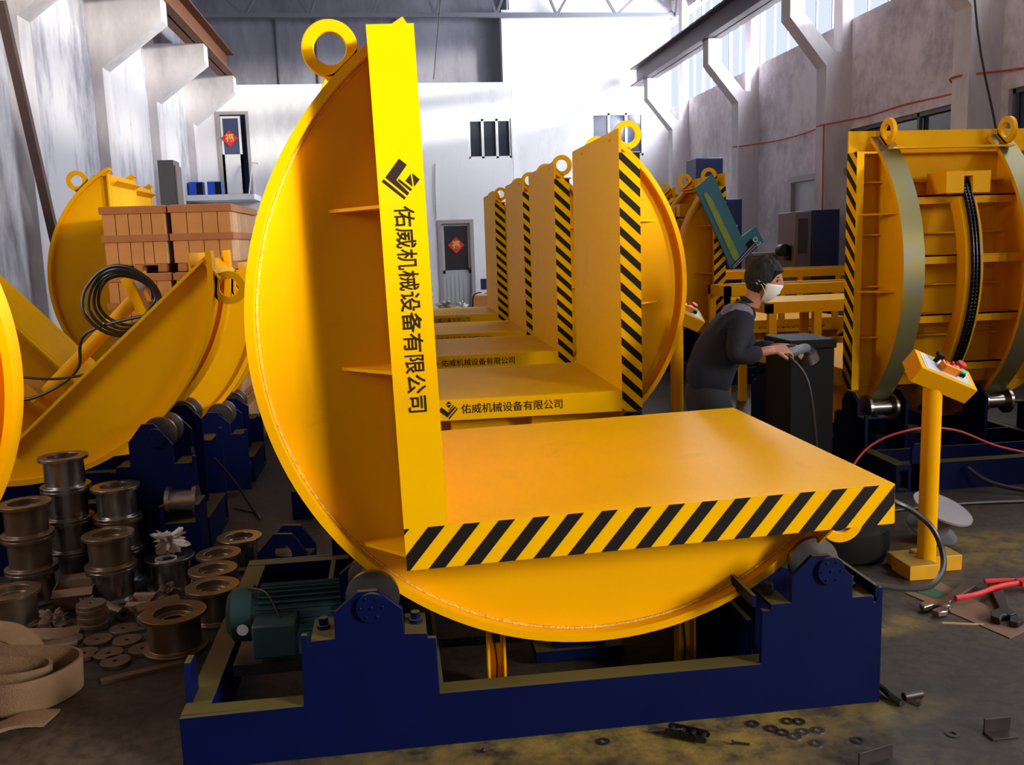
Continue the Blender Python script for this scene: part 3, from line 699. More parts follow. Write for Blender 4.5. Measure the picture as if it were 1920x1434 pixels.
m = MB(); framed(m, HX0, HX1, HZ0, HZ1, YB-.03, .07, .14); m.box(HX0, HX1, YB-.03, YB+.11, HZ0, HZ0+.05); m.build('door_frame', 'frame', dr, smooth=0)
MB().box(HX0, HX1, YB+.35, YB+.36, HZ0, HZ1).build('dark_room_sheet', 'navy', dr, smooth=0)  # navy sheet stands in for the darkness of the room behind
m = MB(); x0, x1 = HX0+.08, HX1-.2
framed(m, x0, x1, HZ0+.05, HZ1-.1, YB+.02, .05, .04); m.box(x0, x1, YB+.02, YB+.06, HZ0+.05, HZ0+.95); m.build('door_leaf', 'white', dr, smooth=0)
MB().box(x0+.05, x1-.05, YB+.035, YB+.045, HZ0+.95, HZ1-.15).build('door_glass', 'blueglass', dr, smooth=0)
fu_poster(-3.56, 4.17, .19, YB+.005, 'red diamond poster on the upstairs door glass')
def sash_window(name, x0, x1, z0, z1, y, n, glass):
    m = MB(); framed(m, x0, x1, z0, z1, y-.02, .05, .1); m.box(x0, x1, y-.02, y+.08, z0, z0+.05)
    for k in range(1, n): m.box(x0+(x1-x0)*k/n-.03, x0+(x1-x0)*k/n+.03, y-.02, y+.06, z0, z1)
    o = struct(m.build(name, 'white', smooth=0)); MB().box(x0, x1, y+.03, y+.04, z0, z1).build('pane', glass, o, smooth=0)
sash_window('window_7', WX0, WX1, WZ0, WZ1, YB+.05, 3, 'darkglass')
sash_window('window_8', 5.0, 6.3, 3.6, 4.62, YB+.1, 3, 'blueglass')
# mezzanine landing under the upstairs door
struct(MB().box(XL+.0, -2.95, 21.4, YB, 2.72, 2.84).build('trim_50', 'plaster_back', smooth=0))

# ------------------------------------------------------------------ tipped machine extras: side roller
tip = [o for o in bpy.data.objects if o.get('label', '').startswith('left coil upender tipped')][0]
m = MB(); m.box(.79, .98, -.31, -.13, .1, .27); m.box(.79, .81, -.31, -.13, .27, .36); m.box(.96, .98, -.31, -.13, .27, .36); m.box(.81, .96, -.3, -.15, 0, .1); m.build('side_roller_bracket', 'blue', tip)
m = MB(); m.lathe([(.01, 0), (.075, 0), (.075, .02), (.055, .02), (.055, .13), (.075, .13), (.075, .15), (.01, .15)], (.81, -.22, .36), (1, 0, 0), 28); m.build('side_roller', 'steel', tip)

# ------------------------------------------------------------------ wooden crates
def crate(loc, rz, label, w=.49, d=1.08, h=.46, side='woodpale'):
    t = thing('wooden_crate', label, 'crate', loc, rz, 'wooden crates')
    m = MB(); m.box(.02, w-.02, .02, d-.02, .05, h-.01); r_ = random.Random(sum(map(ord, label)) % 999)
    x = .0; 
    while x < w-.02:
        b = min(r_.choice((.07, .09, .11)), w-x); m.box(x+.003, x+b-.003, 0, .02, .06, h-.005, 0); m.box(x+.003, x+b-.003, d-.02, d, .06, h-.005, 0); x += b
    y = .0
    while y < d-.02:
        b = min(r_.choice((.08, .1, .12)), d-y)
        for xa in (0, w-.02): m.box(xa, xa+.02, y+.003, y+b-.003, .06, h-.005, 1)
        y += b
    m.build('crate_boards', ['wood', side], t, smooth=0)
    for z in (h-.06, h/2-.02):
        m = MB(); m.box(-.015, w+.015, -.018, 0, z, z+.05); m.box(-.015, w+.015, d, d+.018, z, z+.05); m.box(-.015, 0, 0, d, z, z+.05); m.box(w, w+.015, 0, d, z, z+.05); m.build('batten', 'wooddark', t, smooth=0)
    m = MB()
    for x in (.02, w/2-.03, w-.08): m.box(x, x+.06, 0, d, 0, .05)
    m.build('skid', 'wooddark', t, smooth=0)
    return t
for k in range(4):
    z = k*.488
    nm = ['bottom', 'second from the floor', 'below the top', 'topmost'][k]
    crate((-2.06, 7.08, z), 0, 'brown slatted wooden crate in the left stack, '+nm, w=.44, h=.485)
    crate((-1.575, 7.06, z), R(-1.5), 'brown slatted wooden crate in the right stack, '+nm, w=.42, h=.485)

# ------------------------------------------------------------------ control stands
def control_stand(label, M_):
    t = thing('control_stand', label, 'control stand'); t.matrix_world = M_
    m = MB(); m.cyl((0, 0, .05), (0, 0, .88), .042, n=32); m.build('pole', 'yellow', t)
    m = MB(); m.box(-.14, .0, -.10, .06, 0, .07); m.box(-.02, .17, -.02, .11, 0, .075); m.box(-.12, .1, .0, .14, 0, .06); m.build('foot', M_FOOT, t, bevel=.003)
    B = Matrix.Translation((.03, 0, .93)) @ Matrix.Rotation(R(23.5), 4, 'Y') @ Matrix.Rotation(R(33), 4, 'X')
    m = MB(B); m.box(-.15, .15, -.07, .07, -.045, .045); bx = m.build('console_box', 'yellow', t, bevel=.004)
    m = MB(B); m.box(-.125, .125, -.055, .055, .045, .047); m.box(-.113, -.112, -.05, .05, .047, .0475, 1); m.box(.112, .113, -.05, .05, .047, .0475, 1); m.build('label_plate', ['plate', 'black'], bx, smooth=0)
    m = MB(B); m.cyl((-.05, .03, .047), (-.05, .03, .08), .011); m.box(-.068, -.032, .018, .044, .075, .093); m.build('selector_knob', 'black', bx, bevel=.003)
    m = MB(B); m.box(-.04, .045, -.035, -.02, .047, .085); m.box(-.04, -.03, -.035, .01, .047, .08); m.box(.035, .045, -.035, .01, .047, .08); m.build('button_guard', 'orange', bx)
    m = MB(B); m.box(-.028, .032, -.018, .008, .047, .082); m.box(-.004, .008, -.01, .004, .082, .095); m.build('rocker_button', 'redplastic', bx, bevel=.002)
    m = MB(B); m.box(.055, .088, -.02, .012, .047, .065, 1); m.box(.058, .085, -.017, .009, .065, .076, 0); m.build('start_button', ['green', 'black'], bx, bevel=.003)
    m = MB(B); m.cyl((.07, .036, .047), (.07, .036, .075), .01); m.cyl((.07, .036, .072), (.07, .036, .088), .024, .021); m.build('stop_button', 'redplastic', bx)
    return t
M_FOOT = dusty(mat('dusty_yellow_foot', YC, .5, noise=(.6, .3, .01), scale=8, amt=.7), (.26, .16, .03), .8)
control_stand('yellow control stand standing at right with label plate, green and red buttons', Matrix.Translation((2.43, 3.87, 0)))
control_stand('yellow control stand lying tilted in the tipped left upender, cables over it',
              Matrix.Translation((-1.93, 5.2, .83)) @ Matrix.Rotation(R(46), 4, 'Y') @ Matrix.Scale(.86, 4))
control_stand('yellow control stand behind the first centre-row upender, left of the worker', Matrix.Translation((1.60, 6.9, 0)) @ Matrix.Translation((.45, -.4, 0)) @ Matrix.Rotation(R(15), 4, 'Z') @ Matrix.Scale(1.12, 4))
# cables looped over the lying stand
def tubething(name, label, cat, pts, r, m_, n=8):
    o = MB().tube(pts, r, n).build(name, m_); tag(o, label, cat); return o
cc = Vector((-1.38, 5.0, 1.34))
pts = []
for i in range(60):
    t = i/60*4*2*PI; rr = .135+.018*(i//15)+.004*math.sin(i*1.7); pts.append((cc.x-.02+rr*math.cos(t)*1.0, 5.08-.012*(i/8)+.02*math.sin(i*.9), 1.36+rr*.95*math.sin(t)))
pts += [(-1.6, 5.05, 1.2), (-1.66, 5.05, 1.02), (-1.78, 5.06, .92), (-1.95, 5.06, .86), (-2.1, 5.1, .9)]
tubething('coiled_cable', 'black cable coiled round the console of the lying control stand', 'cable', pts, .009, 'cable')
tubething('black_cable', 'thin black cable sagging across the tipped upender\'s open angle', 'cable', [(-2.15, 5.03, 1.02), (-1.95, 5.0, .99), (-1.75, 5.0, .97), (-1.55, 5.02, 1.0), (-1.5, 5.05, 1.06)], .007, 'cable')

# ------------------------------------------------------------------ teal L panel and things behind
t = thing('template_panel', 'teal L-shaped metal panel with yellow overspray, leaning on the far upender', 'panel')
L6 = [(3.157, 2.092), (3.345, 2.229), (3.66, 1.575), (3.812, 1.681), (3.907, 1.517), (3.557, 1.233)]
MB().prism(L6, 9.36, 9.39).build('panel_sheet', 'tealpanel', t, smooth=0)
m = MB(); m.prism([(3.245, 2.02), (3.275, 2.04), (3.33, 1.98), (3.65, 1.35), (3.62, 1.32), (3.57, 1.34)], 9.354, 9.361); m.build('overspray_patch', 'sprayed', t, smooth=0)
m = MB(); m.prism([(3.56, 1.24), (3.545, 1.275), (3.79, 1.52), (3.84, 1.475)], 9.353, 9.36)
m.prism([(3.7, 1.5), (3.76, 1.555), (3.8, 1.5), (3.73, 1.45)], 9.351, 9.353, 'y', 1)
for k in range(2): m.prism([(3.56+k*.012, 1.262-k*.012), (3.56+k*.012, 1.267-k*.012), (3.8+k*.02, 1.505-k*.02), (3.8+k*.02, 1.5-k*.02)], 9.350, 9.352, 'y', 2)
m.build('dark_corner', ['navy', 'black', 'white'], t, smooth=0)
text_mesh('D:2', .07, 'white_mark', 'white', t, Matrix.Translation((3.79, 9.349, 1.56)) @ Matrix.Rotation(R(90), 4, 'X') @ Matrix.Rotation(R(-50), 4, 'Z'))
# blue press
t = thing('press_machine', 'navy machine column with small posters, behind the teal panel', 'machine', (4.98, 14.3, 0))
m = MB(); m.box(-.1, .22, 0, .5, 0, 2.75); m.box(-.16, .28, -.05, .45, 2.3, 2.8); m.build('column', 'navy', t, bevel=.01)
m = MB(); m.box(.0, .5, -.3, 0, .0, 2.15); m.build('control_cabinet', 'navy', t, bevel=.01)
m = MB(); m.box(.0, .2, -.012, -.006, 1.95, 2.65); m.prism([(.05, 2.5), (.1, 2.42), (.15, 2.5), (.1, 2.58)], -.016, -.012, 'y', 1); m.box(.05, .15, -.016, -.012, 2.15, 2.3, 2); m.build('poster', ['plate', 'red', 'green'], t, smooth=0)
m = MB(); m.box(.12, .42, -.312, -.302, 1.35, 1.75); m.cyl((.27, -.312, 1.62), (.27, -.318, 1.62), .05, n=20, mi=1); m.build('notice_sheet', ['white', 'red'], t, smooth=0)
t = thing('machine_cabinet', 'grey and blue machine cabinet against the right wall', 'cabinet', (5.85, 12.9, 0))
m = MB(); m.box(0, .26, 0, .6, 0, 1.9); m.build('grey_side', 'greywarm', t, bevel=.01)
m = MB(); m.box(.26, .68, -.02, .6, 0, 1.92); m.build('blue_side', 'navy', t, bevel=.01)
MB().box(.05, .2, -.006, 0, 1.3, 1.8).build('dark_window', 'darkglass', t, smooth=0)
m = MB(); m.cyl((-.1, .1, 1.35), (-.1, .25, 1.35), .09); m.box(-.08, .0, .1, .2, 1.2, 1.42); m.build('side_motor', 'iron', t)
t = thing('workbench_cabinet', 'low grey cabinet with a dusty top beside the machine cabinet', 'cabinet', (5.52, 13.62, 0))
MB().box(0, .66, -.0, .35, 0, 1.27).build('cabinet_body', 'greywarm', t, bevel=.01); MB().box(-.02, .68, -.02, .37, 1.27, 1.31).build('top', 'concretegrey', t)
# framed opening on the right wall
m = MB()
for y0, y1, z0, z1 in ((13.5, 15.5, 2.45, 2.55), (13.9, 14.0, 0, 2.45), (15.4, 15.5, 0, 2.45)): m.box(6.9, 7.0, y0, y1, z0, z1)
dr = struct(m.build('door_3', 'frame', smooth=0)); MB().box(6.98, 6.999, 14.0, 15.4, 0, 2.45).build('door_leaf', 'doorpanel', dr, smooth=0)
# yellow bench and long frames behind the worker
t = thing('steel_bench', 'yellow steel bench with plate top, between worker and right upender', 'bench', (3.27, 7.75, 0))
m = MB(); m.box(0, 1.3, 0, .75, .985, 1.0); m.build('bench_top', 'table', t)
m = MB(); m.box(0, 1.3, 0, .06, .9, .985); m.box(0, 1.3, .69, .75, .9, .985); m.box(0, .06, 0, .75, .9, .985); m.box(0, 1.3, 0, .06, .5, .58); m.box(0, 1.3, .69, .75, .5, .58); m.box(0, .06, 0, .75, .5, .58); m.build('rails', 'yellow', t)
for x, y in ((0, 0), (.42, 0), (.85, 0), (1.22, 0), (0, .68), (.62, .68), (1.22, .68)):
    MB().box(x+.02, x+.09, y, y+.06, 0, .9).build('leg', 'yellow', t)
def frame_rack(loc, L, h, lab, W=.6, rz=0):
    t = thing('yellow_rack', lab, 'rack', loc, rz)
    m = MB(); m.box(0, L, 0, .06, h-.1, h); m.box(0, L, W-.06, W, h-.1, h); m.box(0, .06, 0, W, h-.1, h); m.box(L-.06, L, 0, W, h-.1, h); m.build('top_frame', 'yellow', t, smooth=0)
    n = max(2, int(L/.5)); m = MB()
    for k in range(n+1): m.box(k*(L-.06)/n, k*(L-.06)/n+.05, 0, .05, h-.35, h-.1)
    m.box(0, L, 0, .05, h-.42, h-.35); m.build('lower_rail', 'yellow', t, smooth=0)
    for x in (0, L-.06):
        for y in (0, W-.06): MB().box(x, x+.06, y, y+.06, 0, h-.1).build('leg', 'yellow', t, smooth=0)
    return t
frame_rack((3.25, 8.72, 0), 1.75, 1.1, 'long yellow steel frame behind the yellow bench', .5)
frame_rack((3.05, 11.05, 0), 3.1, 1.15, 'farthest long yellow steel frame, in front of the grey cabinets', .6)
t = thing('tool_cart', 'black tool box on the floor beside the right upender', 'tool box', (2.5, 5.55, 0))
m = MB(); m.box(0, .3, 0, .4, .04, .86); m.build('box_body', 'rubber', t, bevel=.01); m = MB(); m.box(-.01, .31, -.01, .41, .86, .92); m.build('lid', 'rubber', t, bevel=.01)
for x, y in ((.04, .05), (.26, .05), (.04, .35), (.26, .35)): MB().cyl((x-.015, y, .025), (x+.015, y, .025), .025).build('castor', 'iron', t)

# ------------------------------------------------------------------ the worker
def skin_mesh(name, nodes, edges, m_, parent, lvl=2):
    me = bpy.data.meshes.new(name); me.from_pydata([n_[0] for n_ in nodes], edges, [])
    o = bpy.data.objects.new(name, me); C.objects.link(o)
    sm = o.modifiers.new('skin', 'SKIN'); sm.use_smooth_shade = True
    if not me.skin_vertices: 
        bm = bmesh.new(); bm.from_mesh(me); bm.verts.layers.skin.verify(); bm.to_mesh(me); bm.free()
    sv = me.skin_vertices[0].data
    for i, n_ in enumerate(nodes):
        r_ = n_[1]; sv[i].radius = r_ if isinstance(r_, tuple) else (r_, r_)
    sv[0].use_root = True
    ss = o.modifiers.new('sub', 'SUBSURF'); ss.levels = ss.render_levels = lvl
    dg = bpy.context.evaluated_depsgraph_get(); dg.update()
    nm = bpy.data.meshes.new_from_object(o.evaluated_get(dg)); bpy.data.objects.remove(o)
    nm.materials.clear(); nm.materials.append(M[m_]); nm.polygons.foreach_set('use_smooth', [True]*len(nm.polygons))
    r = bpy.data.objects.new(name, nm); C.objects.link(r); r.parent = parent; r.name = name
    r.matrix_parent_inverse = Matrix.Translation(-Vector(parent.location)); return r
def worker():
    t = thing('person', 'person bending to the right in dark work clothes and white face mask', 'person', (1.83, 5.0, 0))
    # trousers
    skin_mesh('trousers', [((1.765, 5.05, .84), (.13, .13)), ((1.75, 5.05, .68), (.14, .15)), ((1.79, 4.95, .58), .105), ((1.90, 4.92, .42), .088), ((1.82, 4.9, .12), .07),
              ((1.79, 5.16, .58), .105), ((1.88, 5.2, .42), .088), ((1.74, 5.2, .12), .07)],
              [(0, 1), (1, 2), (2, 3), (3, 4), (1, 5), (5, 6), (6, 7)], 'trouser', t)
    for x, y in ((1.82, 4.9), (1.72, 5.2)):
        skin_mesh('shoe', [((x-.03, y, .05), .045), ((x+.07, y, .04), .045), ((x+.15, y, .035), .035)], [(0, 1), (1, 2)], 'black', t)
    # jacket
    skin_mesh('jacket', [((1.755, 5.05, .66), (.175, .16)), ((1.80, 5.04, .92), (.18, .15)), ((1.88, 5.01, 1.07), (.17, .12)), ((1.955, 4.99, 1.16), (.13, .09)), ((1.995, 4.985, 1.215), .065),
              ((1.90, 4.84, 1.12), .075), ((1.82, 4.76, .93), .062), ((1.985, 4.74, .968), .046),
              ((2.0, 5.16, 1.11), .075), ((2.08, 5.2, .92), .062), ((2.2, 5.06, .945), .046)],
              [(0, 1), (1, 2), (2, 3), (3, 4), (2, 5), (5, 6), (6, 7), (2, 8), (8, 9), (9, 10)], 'cloth', t)
    jk = bpy.data.objects[[o.name for o in bpy.data.objects if o.name.startswith('jacket')][0]]
    tx = bpy.data.textures.new('folds', 'CLOUDS'); tx.noise_scale = .09; dm = jk.modifiers.new('folds', 'DISPLACE'); dm.texture = tx; dm.strength = .03; dm.mid_level = .5
    skin_mesh('jacket_yoke', [((1.905, 4.99, 1.165), (.10, .07)), ((1.90, 4.86, 1.155), .068), ((1.97, 5.12, 1.145), .068)], [(0, 1), (0, 2)], 'clothgrey', t)
    skin_mesh('collar', [((1.985, 4.985, 1.205), .072), ((2.005, 4.98, 1.25), .066)], [(0, 1)], 'cloth', t, 1)
    # body: neck, head, hands in one mesh
    hd = Vector((.80, -.56, -.2)).normalized(); sd = hd.cross(Vector((0, 0, 1))).normalized(); up = sd.cross(hd)
    hc = Vector((2.065, 4.95, 1.345)); F = Matrix((( hd.x, -sd.x, up.x, hc.x), (hd.y, -sd.y, up.y, hc.y), (hd.z, -sd.z, up.z, hc.z), (0, 0, 0, 1)))
    def headpt(u, v, g=1.0, nose=1.0):
        x, y, z = math.cos(v)*math.cos(u), math.cos(v)*math.sin(u), math.sin(v)
        X, Y, Z = x*.098, y*.076, z*.118
        if z < 0: k = 1+z*.28; Y *= k; X *= (1+z*.1) if x > 0 else (1+z*.45)
        if x > 0:
            nz = math.exp(-((y/.16)**2))*math.exp(-(((z+.08)/.2)**2)); X += .022*nz*nose
            X -= .010*math.exp(-(((abs(y)-.38)/.16)**2))*math.exp(-(((z-.08)/.11)**2))
            X += .006*math.exp(-((y/.3)**2))*math.exp(-(((z+.42)/.07)**2))
            X += .006*math.exp(-(((z-.2)/.08)**2))*math.exp(-((y/.5)**2))
        return (X*g, Y*g, Z*g)
    m = MB(); nu, nv = 48, 32
    m.rings([[headpt(2*PI*i/nu, -PI/2+.02+(PI-.04)*j/nv) for i in range(nu)] for j in range(nv+1)], M_=F)
    for s_ in (-1, 1): m.lathe([(.004, -.006), (.02, -.008), (.027, 0), (.022, .008), (.006, .003)], (-.005, s_*.076, -.005), (0, s_, .0), 16, M_=F @ Matrix.Scale(1, 4))
    m.tube([(2.0, 4.985, 1.2), (2.02, 4.975, 1.25), (2.045, 4.96, 1.3)], .052, 16)
    def hand(W, d, nrm, curl, side):
        W, d, nrm = Vector(W), Vector(d).normalized(), Vector(nrm).normalized(); s_ = d.cross(nrm).normalized()*side
        rs = []
        for k, (t_, wd, th) in enumerate(((-.03, .026, .022), (0, .028, .02), (.03, .038, .016), (.07, .042, .014), (.088, .038, .012))):
            c = W+d*t_; rs.append([c+s_*wd*math.cos(2*PI*i/14)+nrm*th*math.sin(2*PI*i/14) for i in range(14)])
        m.rings(rs)
        for k, (off, ln) in enumerate(((.030, .068), (.011, .078), (-.009, .072), (-.028, .056))):
            p = W+d*.08+s_*off; pts = [p]; a = .15
            for j in range(3): a += curl; p = p+(d*math.cos(a)-nrm*math.sin(a))*ln/3*(1.15-.15*j); pts.append(p)
            m.tube([pts[0]-d*.015]+pts, .0085, 10, smooth=True)
        p = W+d*.02+s_*.03; q = p+(s_*.7+d*.7-nrm*.2).normalized()*.035; r_ = q+(d*.8-nrm*.6).normalized()*.03
        m.tube([p-s_*.015, p, q, r_], .0105, 10)
    m.tube([(1.95, 4.745, .96), (2.0, 4.742, .97), (2.03, 4.745, .972)], .026, 14)
    hand((2.035, 4.745, .972), (1, .1, .02), (0, -.5, .85), .45, 1)
    m.tube([(2.17, 5.08, .94), (2.215, 5.04, .945), (2.24, 5.0, .945)], .026, 14)
    hand((2.235, 5.01, .945), (.45, -.85, .05), (.5, .2, .85), .5, -1)
    m.tube([(1.97, 4.99, 1.17), (1.90, 4.86, 1.12), (1.83, 4.77, .94), (1.98, 4.742, .966)], .02, 12); m.tube([(1.97, 4.99, 1.17), (2.0, 5.15, 1.1), (2.075, 5.2, .93), (2.2, 5.06, .943)], .02, 12)
    me = m.build('body', 'skin', t, smooth=80)
    rm = me.modifiers.new('skin_union', 'REMESH'); rm.mode = 'VOXEL'; rm.voxel_size = .0045; rm.use_smooth_shade = True
    dg = bpy.context.evaluated_depsgraph_get(); dg.update(); nm = bpy.data.meshes.new_from_object(me.evaluated_get(dg)); me.modifiers.clear(); me.data = nm
    if not nm.materials: nm.materials.append(M['skin'])
    me.name = 'body'; me; me.matrix_parent_inverse = Matrix.Translation(-Vector(t.location))
    # hair cap, mask, eyes
    m = MB()
    rs = []
    for j in range(17):
        v = R(-34)+(PI/2-.02+R(34))*j/16; row_ = []
        for i in range(nu):
            u = 2*PI*i/nu; fr = max(0, math.cos(u)); lim = R(30) if fr > .55 else (R(-2) if fr > .12 else R(-34)); vv = max(v, lim)
            g = 1.13+.018*math.sin(u*9+v*7)+.02*math.sin(u*23+v*19)*math.cos(v*13)
            row_.append(headpt(u, vv, g))
        rs.append(row_)
    m.rings(rs, M_=F); h_ = m.build('hair', 'hair', t, smooth=80); tx = bpy.data.textures.new('tufts', 'CLOUDS'); tx.noise_scale = .02; dm = h_.modifiers.new('tufts', 'DISPLACE'); dm.texture = tx; dm.strength = .022; dm.mid_level = .5; h_.matrix_parent_inverse = Matrix.Translation(-Vector(t.location))
    m = MB(); rs = []
    for j in range(13):
        v = R(-68)+R(64)*j/12; rs.append([headpt(R(-70)+R(140)*i/20, v, 1.08+.07*math.sin(PI*i/20)*math.sin(PI*j/12), .45) for i in range(21)])
    vs = [p for r_ in rs for p in r_]; m._add(vs, [(j*21+i, j*21+i+1, (j+1)*21+i+1, (j+1)*21+i) for j in range(12) for i in range(20)], M_=F)
    for s_ in (-1, 1):
        for z in (-.03, -.075): m.tube([(.05, s_*.072, z), (.02, s_*.082, z*.4), (-.01, s_*.082, .0)], .0016, 6, M_=F)
    h_ = m.build('face_mask', 'mask', t, smooth=80); h_.matrix_parent_inverse = Matrix.Translation(-Vector(t.location))
    so = h_.modifiers.new('thick', 'SOLIDIFY'); so.thickness = .003
    m = MB()
    for s_ in (-1, 1): m.lathe([(.0005, -.004), (.011, -.002), (.012, 0), (.0005, .004)], (.083, s_*.03, .012), (1, 0, 0), 12, M_=F); m.box(.08, .0885, s_*.03-.014, s_*.03+.014, .03, .034, M_=F)
    h_ = m.build('eyes_and_brows', 'hair', t, smooth=80); h_.matrix_parent_inverse = Matrix.Translation(-Vector(t.location))
worker()
t = thing('power_sander', 'grey hand sander held in the worker\'s hands', 'tool', (2.1, 4.8, .93))
m = MB(); m.tube([(0, -.05, .02), (.08, -.02, .025), (.16, .05, .03), (.21, .12, .02)], .026, 14); m.build('housing', 'grey', t)
m = MB(); m.cyl((.21, .12, .0), (.235, .14, -.05), .05, .06, 20); m.build('sanding_head', 'steel', t)
tubething('hose', 'dark air hose hanging from the worker\'s sander to the floor', 'hose', [(2.12, 4.74, .94), (2.2, 4.66, .8), (2.25, 4.65, .45), (2.3, 4.7, .1), (2.5, 4.8, .015), (2.8, 4.9, .012)], .009, 'cable')

# ------------------------------------------------------------------ left floor: steel bobbins, discs, scrap
def bobbin(x, y, z, label, m_='steel', s=1.0, group='steel bobbins on the left floor', rot=None):
    o = MB().lathe([(.045*s, .0), (.115*s, 0), (.115*s, .016), (.092*s, .02), (.092*s, .14), (.115*s, .144), (.115*s, .16), (.07*s, .16), (.07*s, .13), (.045*s, .125)], n=36).build('steel_bobbin', m_, smooth=40, bevel=.0015)
    o.location = (x, y, z); tag(o, label, 'bobbin', group)
    if rot: o.rotation_euler = rot
    return o
for k in range(3):
    lv = ('bottom', 'middle', 'top')[k]
    bobbin(-1.74, 4.38, .16*k, 'yellow-tinged steel bobbin, '+lv+' of the stack nearest the left edge', 'steelrust' if k else 'steel')
for k in range(4): bobbin(-1.635, 4.62, .16*k, 'steel bobbin in the tallest stack, '+('bottom', 'second', 'third', 'topmost')[k]+' piece', 'steel')
for k in range(3): bobbin(-1.40, 4.60, .16*k, 'steel bobbin in the stack before the blue base, '+('bottom', 'middle', 'top')[k], 'steel' if k != 1 else 'steelrust')
for k in range(2): bobbin(-1.37, 4.33, .16*k, ('lower', 'upper')[k]+' steel bobbin of the two-high stack beside the white crumpled plastic', 'steelrust' if k else 'steel')
bobbin(-1.13, 4.43, 0, 'single steel bobbin with crumpled white plastic on it')
bobbin(-.90, 4.42, 0, 'steel bobbin standing behind the one with an inner ring', 'steelrust', .92)
bobbin(-.885, 4.195, 0, 'steel bobbin with a ring inside, behind the motor', 'steelrust', .95)
bobbin(-.84, 4.66, 0, 'steel bobbin nearest the blue bearing bracket', 'steel', .98)
bobbin(-.95, 3.70, 0, 'large steel bobbin alone at the front of the scrap, dark inside', 'steelrust', 1.12)
bobbin(-.845, 3.97, 0, 'steel bobbin between the front one and the motor', 'steelrust', 1.0)
bobbin(-1.72, 4.10, 0, 'dull steel bobbin behind the open cardboard carton', 'steelrust', 1.0)
def blob(name, label, cat, loc, s, m_, seed=1, amp=.35, rot=0, flat=True):
    bm = bmesh.new(); bmesh.ops.create_icosphere(bm, subdivisions=4, radius=1)
    from mathutils import noise as N
    for v in bm.verts:
        n = N.turbulence(v.co*1.8+Vector((seed*7, 0, 0)), 4, False); v.co *= 1-amp+amp*2*n
        v.co = Vector((v.co.x*s[0], v.co.y*s[1], v.co.z*s[2]))
    mn = min(v.co.z for v in bm.verts)
    for v in bm.verts: v.co.z = max(v.co.z-mn-.15*s[2], 0)
    me = bpy.data.meshes.new(name); bm.to_mesh(me); bm.free(); me.materials.append(M[m_]); me.polygons.foreach_set('use_smooth', [True]*len(me.polygons)); me.set_sharp_from_angle(angle=R(40))
    o = bpy.data.objects.new(name, me); C.objects.link(o); o.location = loc; o.rotation_euler = (0, 0, rot); tag(o, label, cat); return o
blob('plastic_film', 'crumpled white plastic film on the single bobbin behind the pipes', 'plastic', (-1.13, 4.45, .16), (.1, .07, .06), 'paper', 3, .5)
m = MB(); m.lathe([(.045, 0), (.05, 0), (.05, .01), (.045, .01)], n=30); o = m.build('thin_ring', 'paper'); o.location = (-1.13, 4.36, .161); tag(o, 'thin pale ring lying on the bobbin with white plastic', 'ring')
GD = 'flat steel discs on the left floor'
def sdisc(x, y, z, label, r=.055, m_='disc', hole=.01):
    o = MB().lathe([(hole, 0), (r, 0), (r, .016), (hole, .016)], n=30).build('steel_disc', m_, bevel=.001); o.location = (x, y, z); tag(o, label, 'disc', GD); return o
for k in range(7): sdisc(-1.36+.004*math.sin(k*2), 3.99+.004*math.cos(k*3), .0165*k, 'thick steel disc in the neat stack, number %s from the floor' % ('one', 'two', 'three', 'four', 'five', 'six', 'seven')[k], .06)
dl = [(-1.22, 3.93, 'behind the rusty one'), (-1.17, 3.80, 'reddish rusty one left of the big front bobbin'), (-1.295, 3.83, 'in front of the neat stack'), (-1.21, 3.68, 'touching the grey flat bar'), (-1.31, 3.70, 'nearest the sling end'),
      (-1.16, 3.60, 'beside the grey flat bar, front one'), (-1.42, 3.86, 'left of the neat stack'), (-1.34, 3.56, 'in front of the sling loop'), (-1.08, 3.70, 'touching the left side of the big front bobbin'), (-1.46, 4.02, 'lying beside the rag'), (-.64, 4.32, 'alone behind the motor')]
for i, (x, y, l) in enumerate(dl): sdisc(x, y, 0, 'flat steel disc '+l, .057, 'disc' if i % 3 else 'steelrust')
def pipe(p0, p1, r, label, m_='steelrust', cat='pipe'):
    p0, p1 = Vector(p0), Vector(p1); d = p1-p0
    o = MB().lathe([(r*.55, 0), (r, 0), (r, d.length), (r*.55, d.length)], p0, d, 20).build('short_pipe', m_); tag(o, label, cat); return o
pipe((-1.19, 4.02, .045), (-1.03, 4.12, .045), .032, 'shiny short pipe lying with its open end forward, before the white plastic')
pipe((-1.36, 4.16, .03), (-1.25, 4.3-.25, .03), .028, 'dull short pipe behind the orange-marked box')
pipe((-1.15, 3.98, .03), (-1.06, 3.86, .03), .028, 'short pipe pointing at the large front bobbin', 'disc')
pipe((-1.5, 3.72, .03), (-1.36, 3.78, .03), .03, 'pale pipe beside the sling knot', 'disc')
o = MB().box(-.16, .16, -.018, .018, 0, .012).build('flat_bar', 'disc', smooth=0); o.location = (-1.02, 3.5, 0); o.rotation_euler = (0, 0, R(22)); tag(o, 'grey flat bar lying in front of the steel discs', 'bar')
o = MB().box(-.17, .17, -.02, .02, 0, .014).build('flat_bar', 'disc', smooth=0); o.location = (-1.05, 3.95, 0); o.rotation_euler = (0, 0, R(20)); tag(o, 'flat bar lying behind the large front bobbin', 'bar')
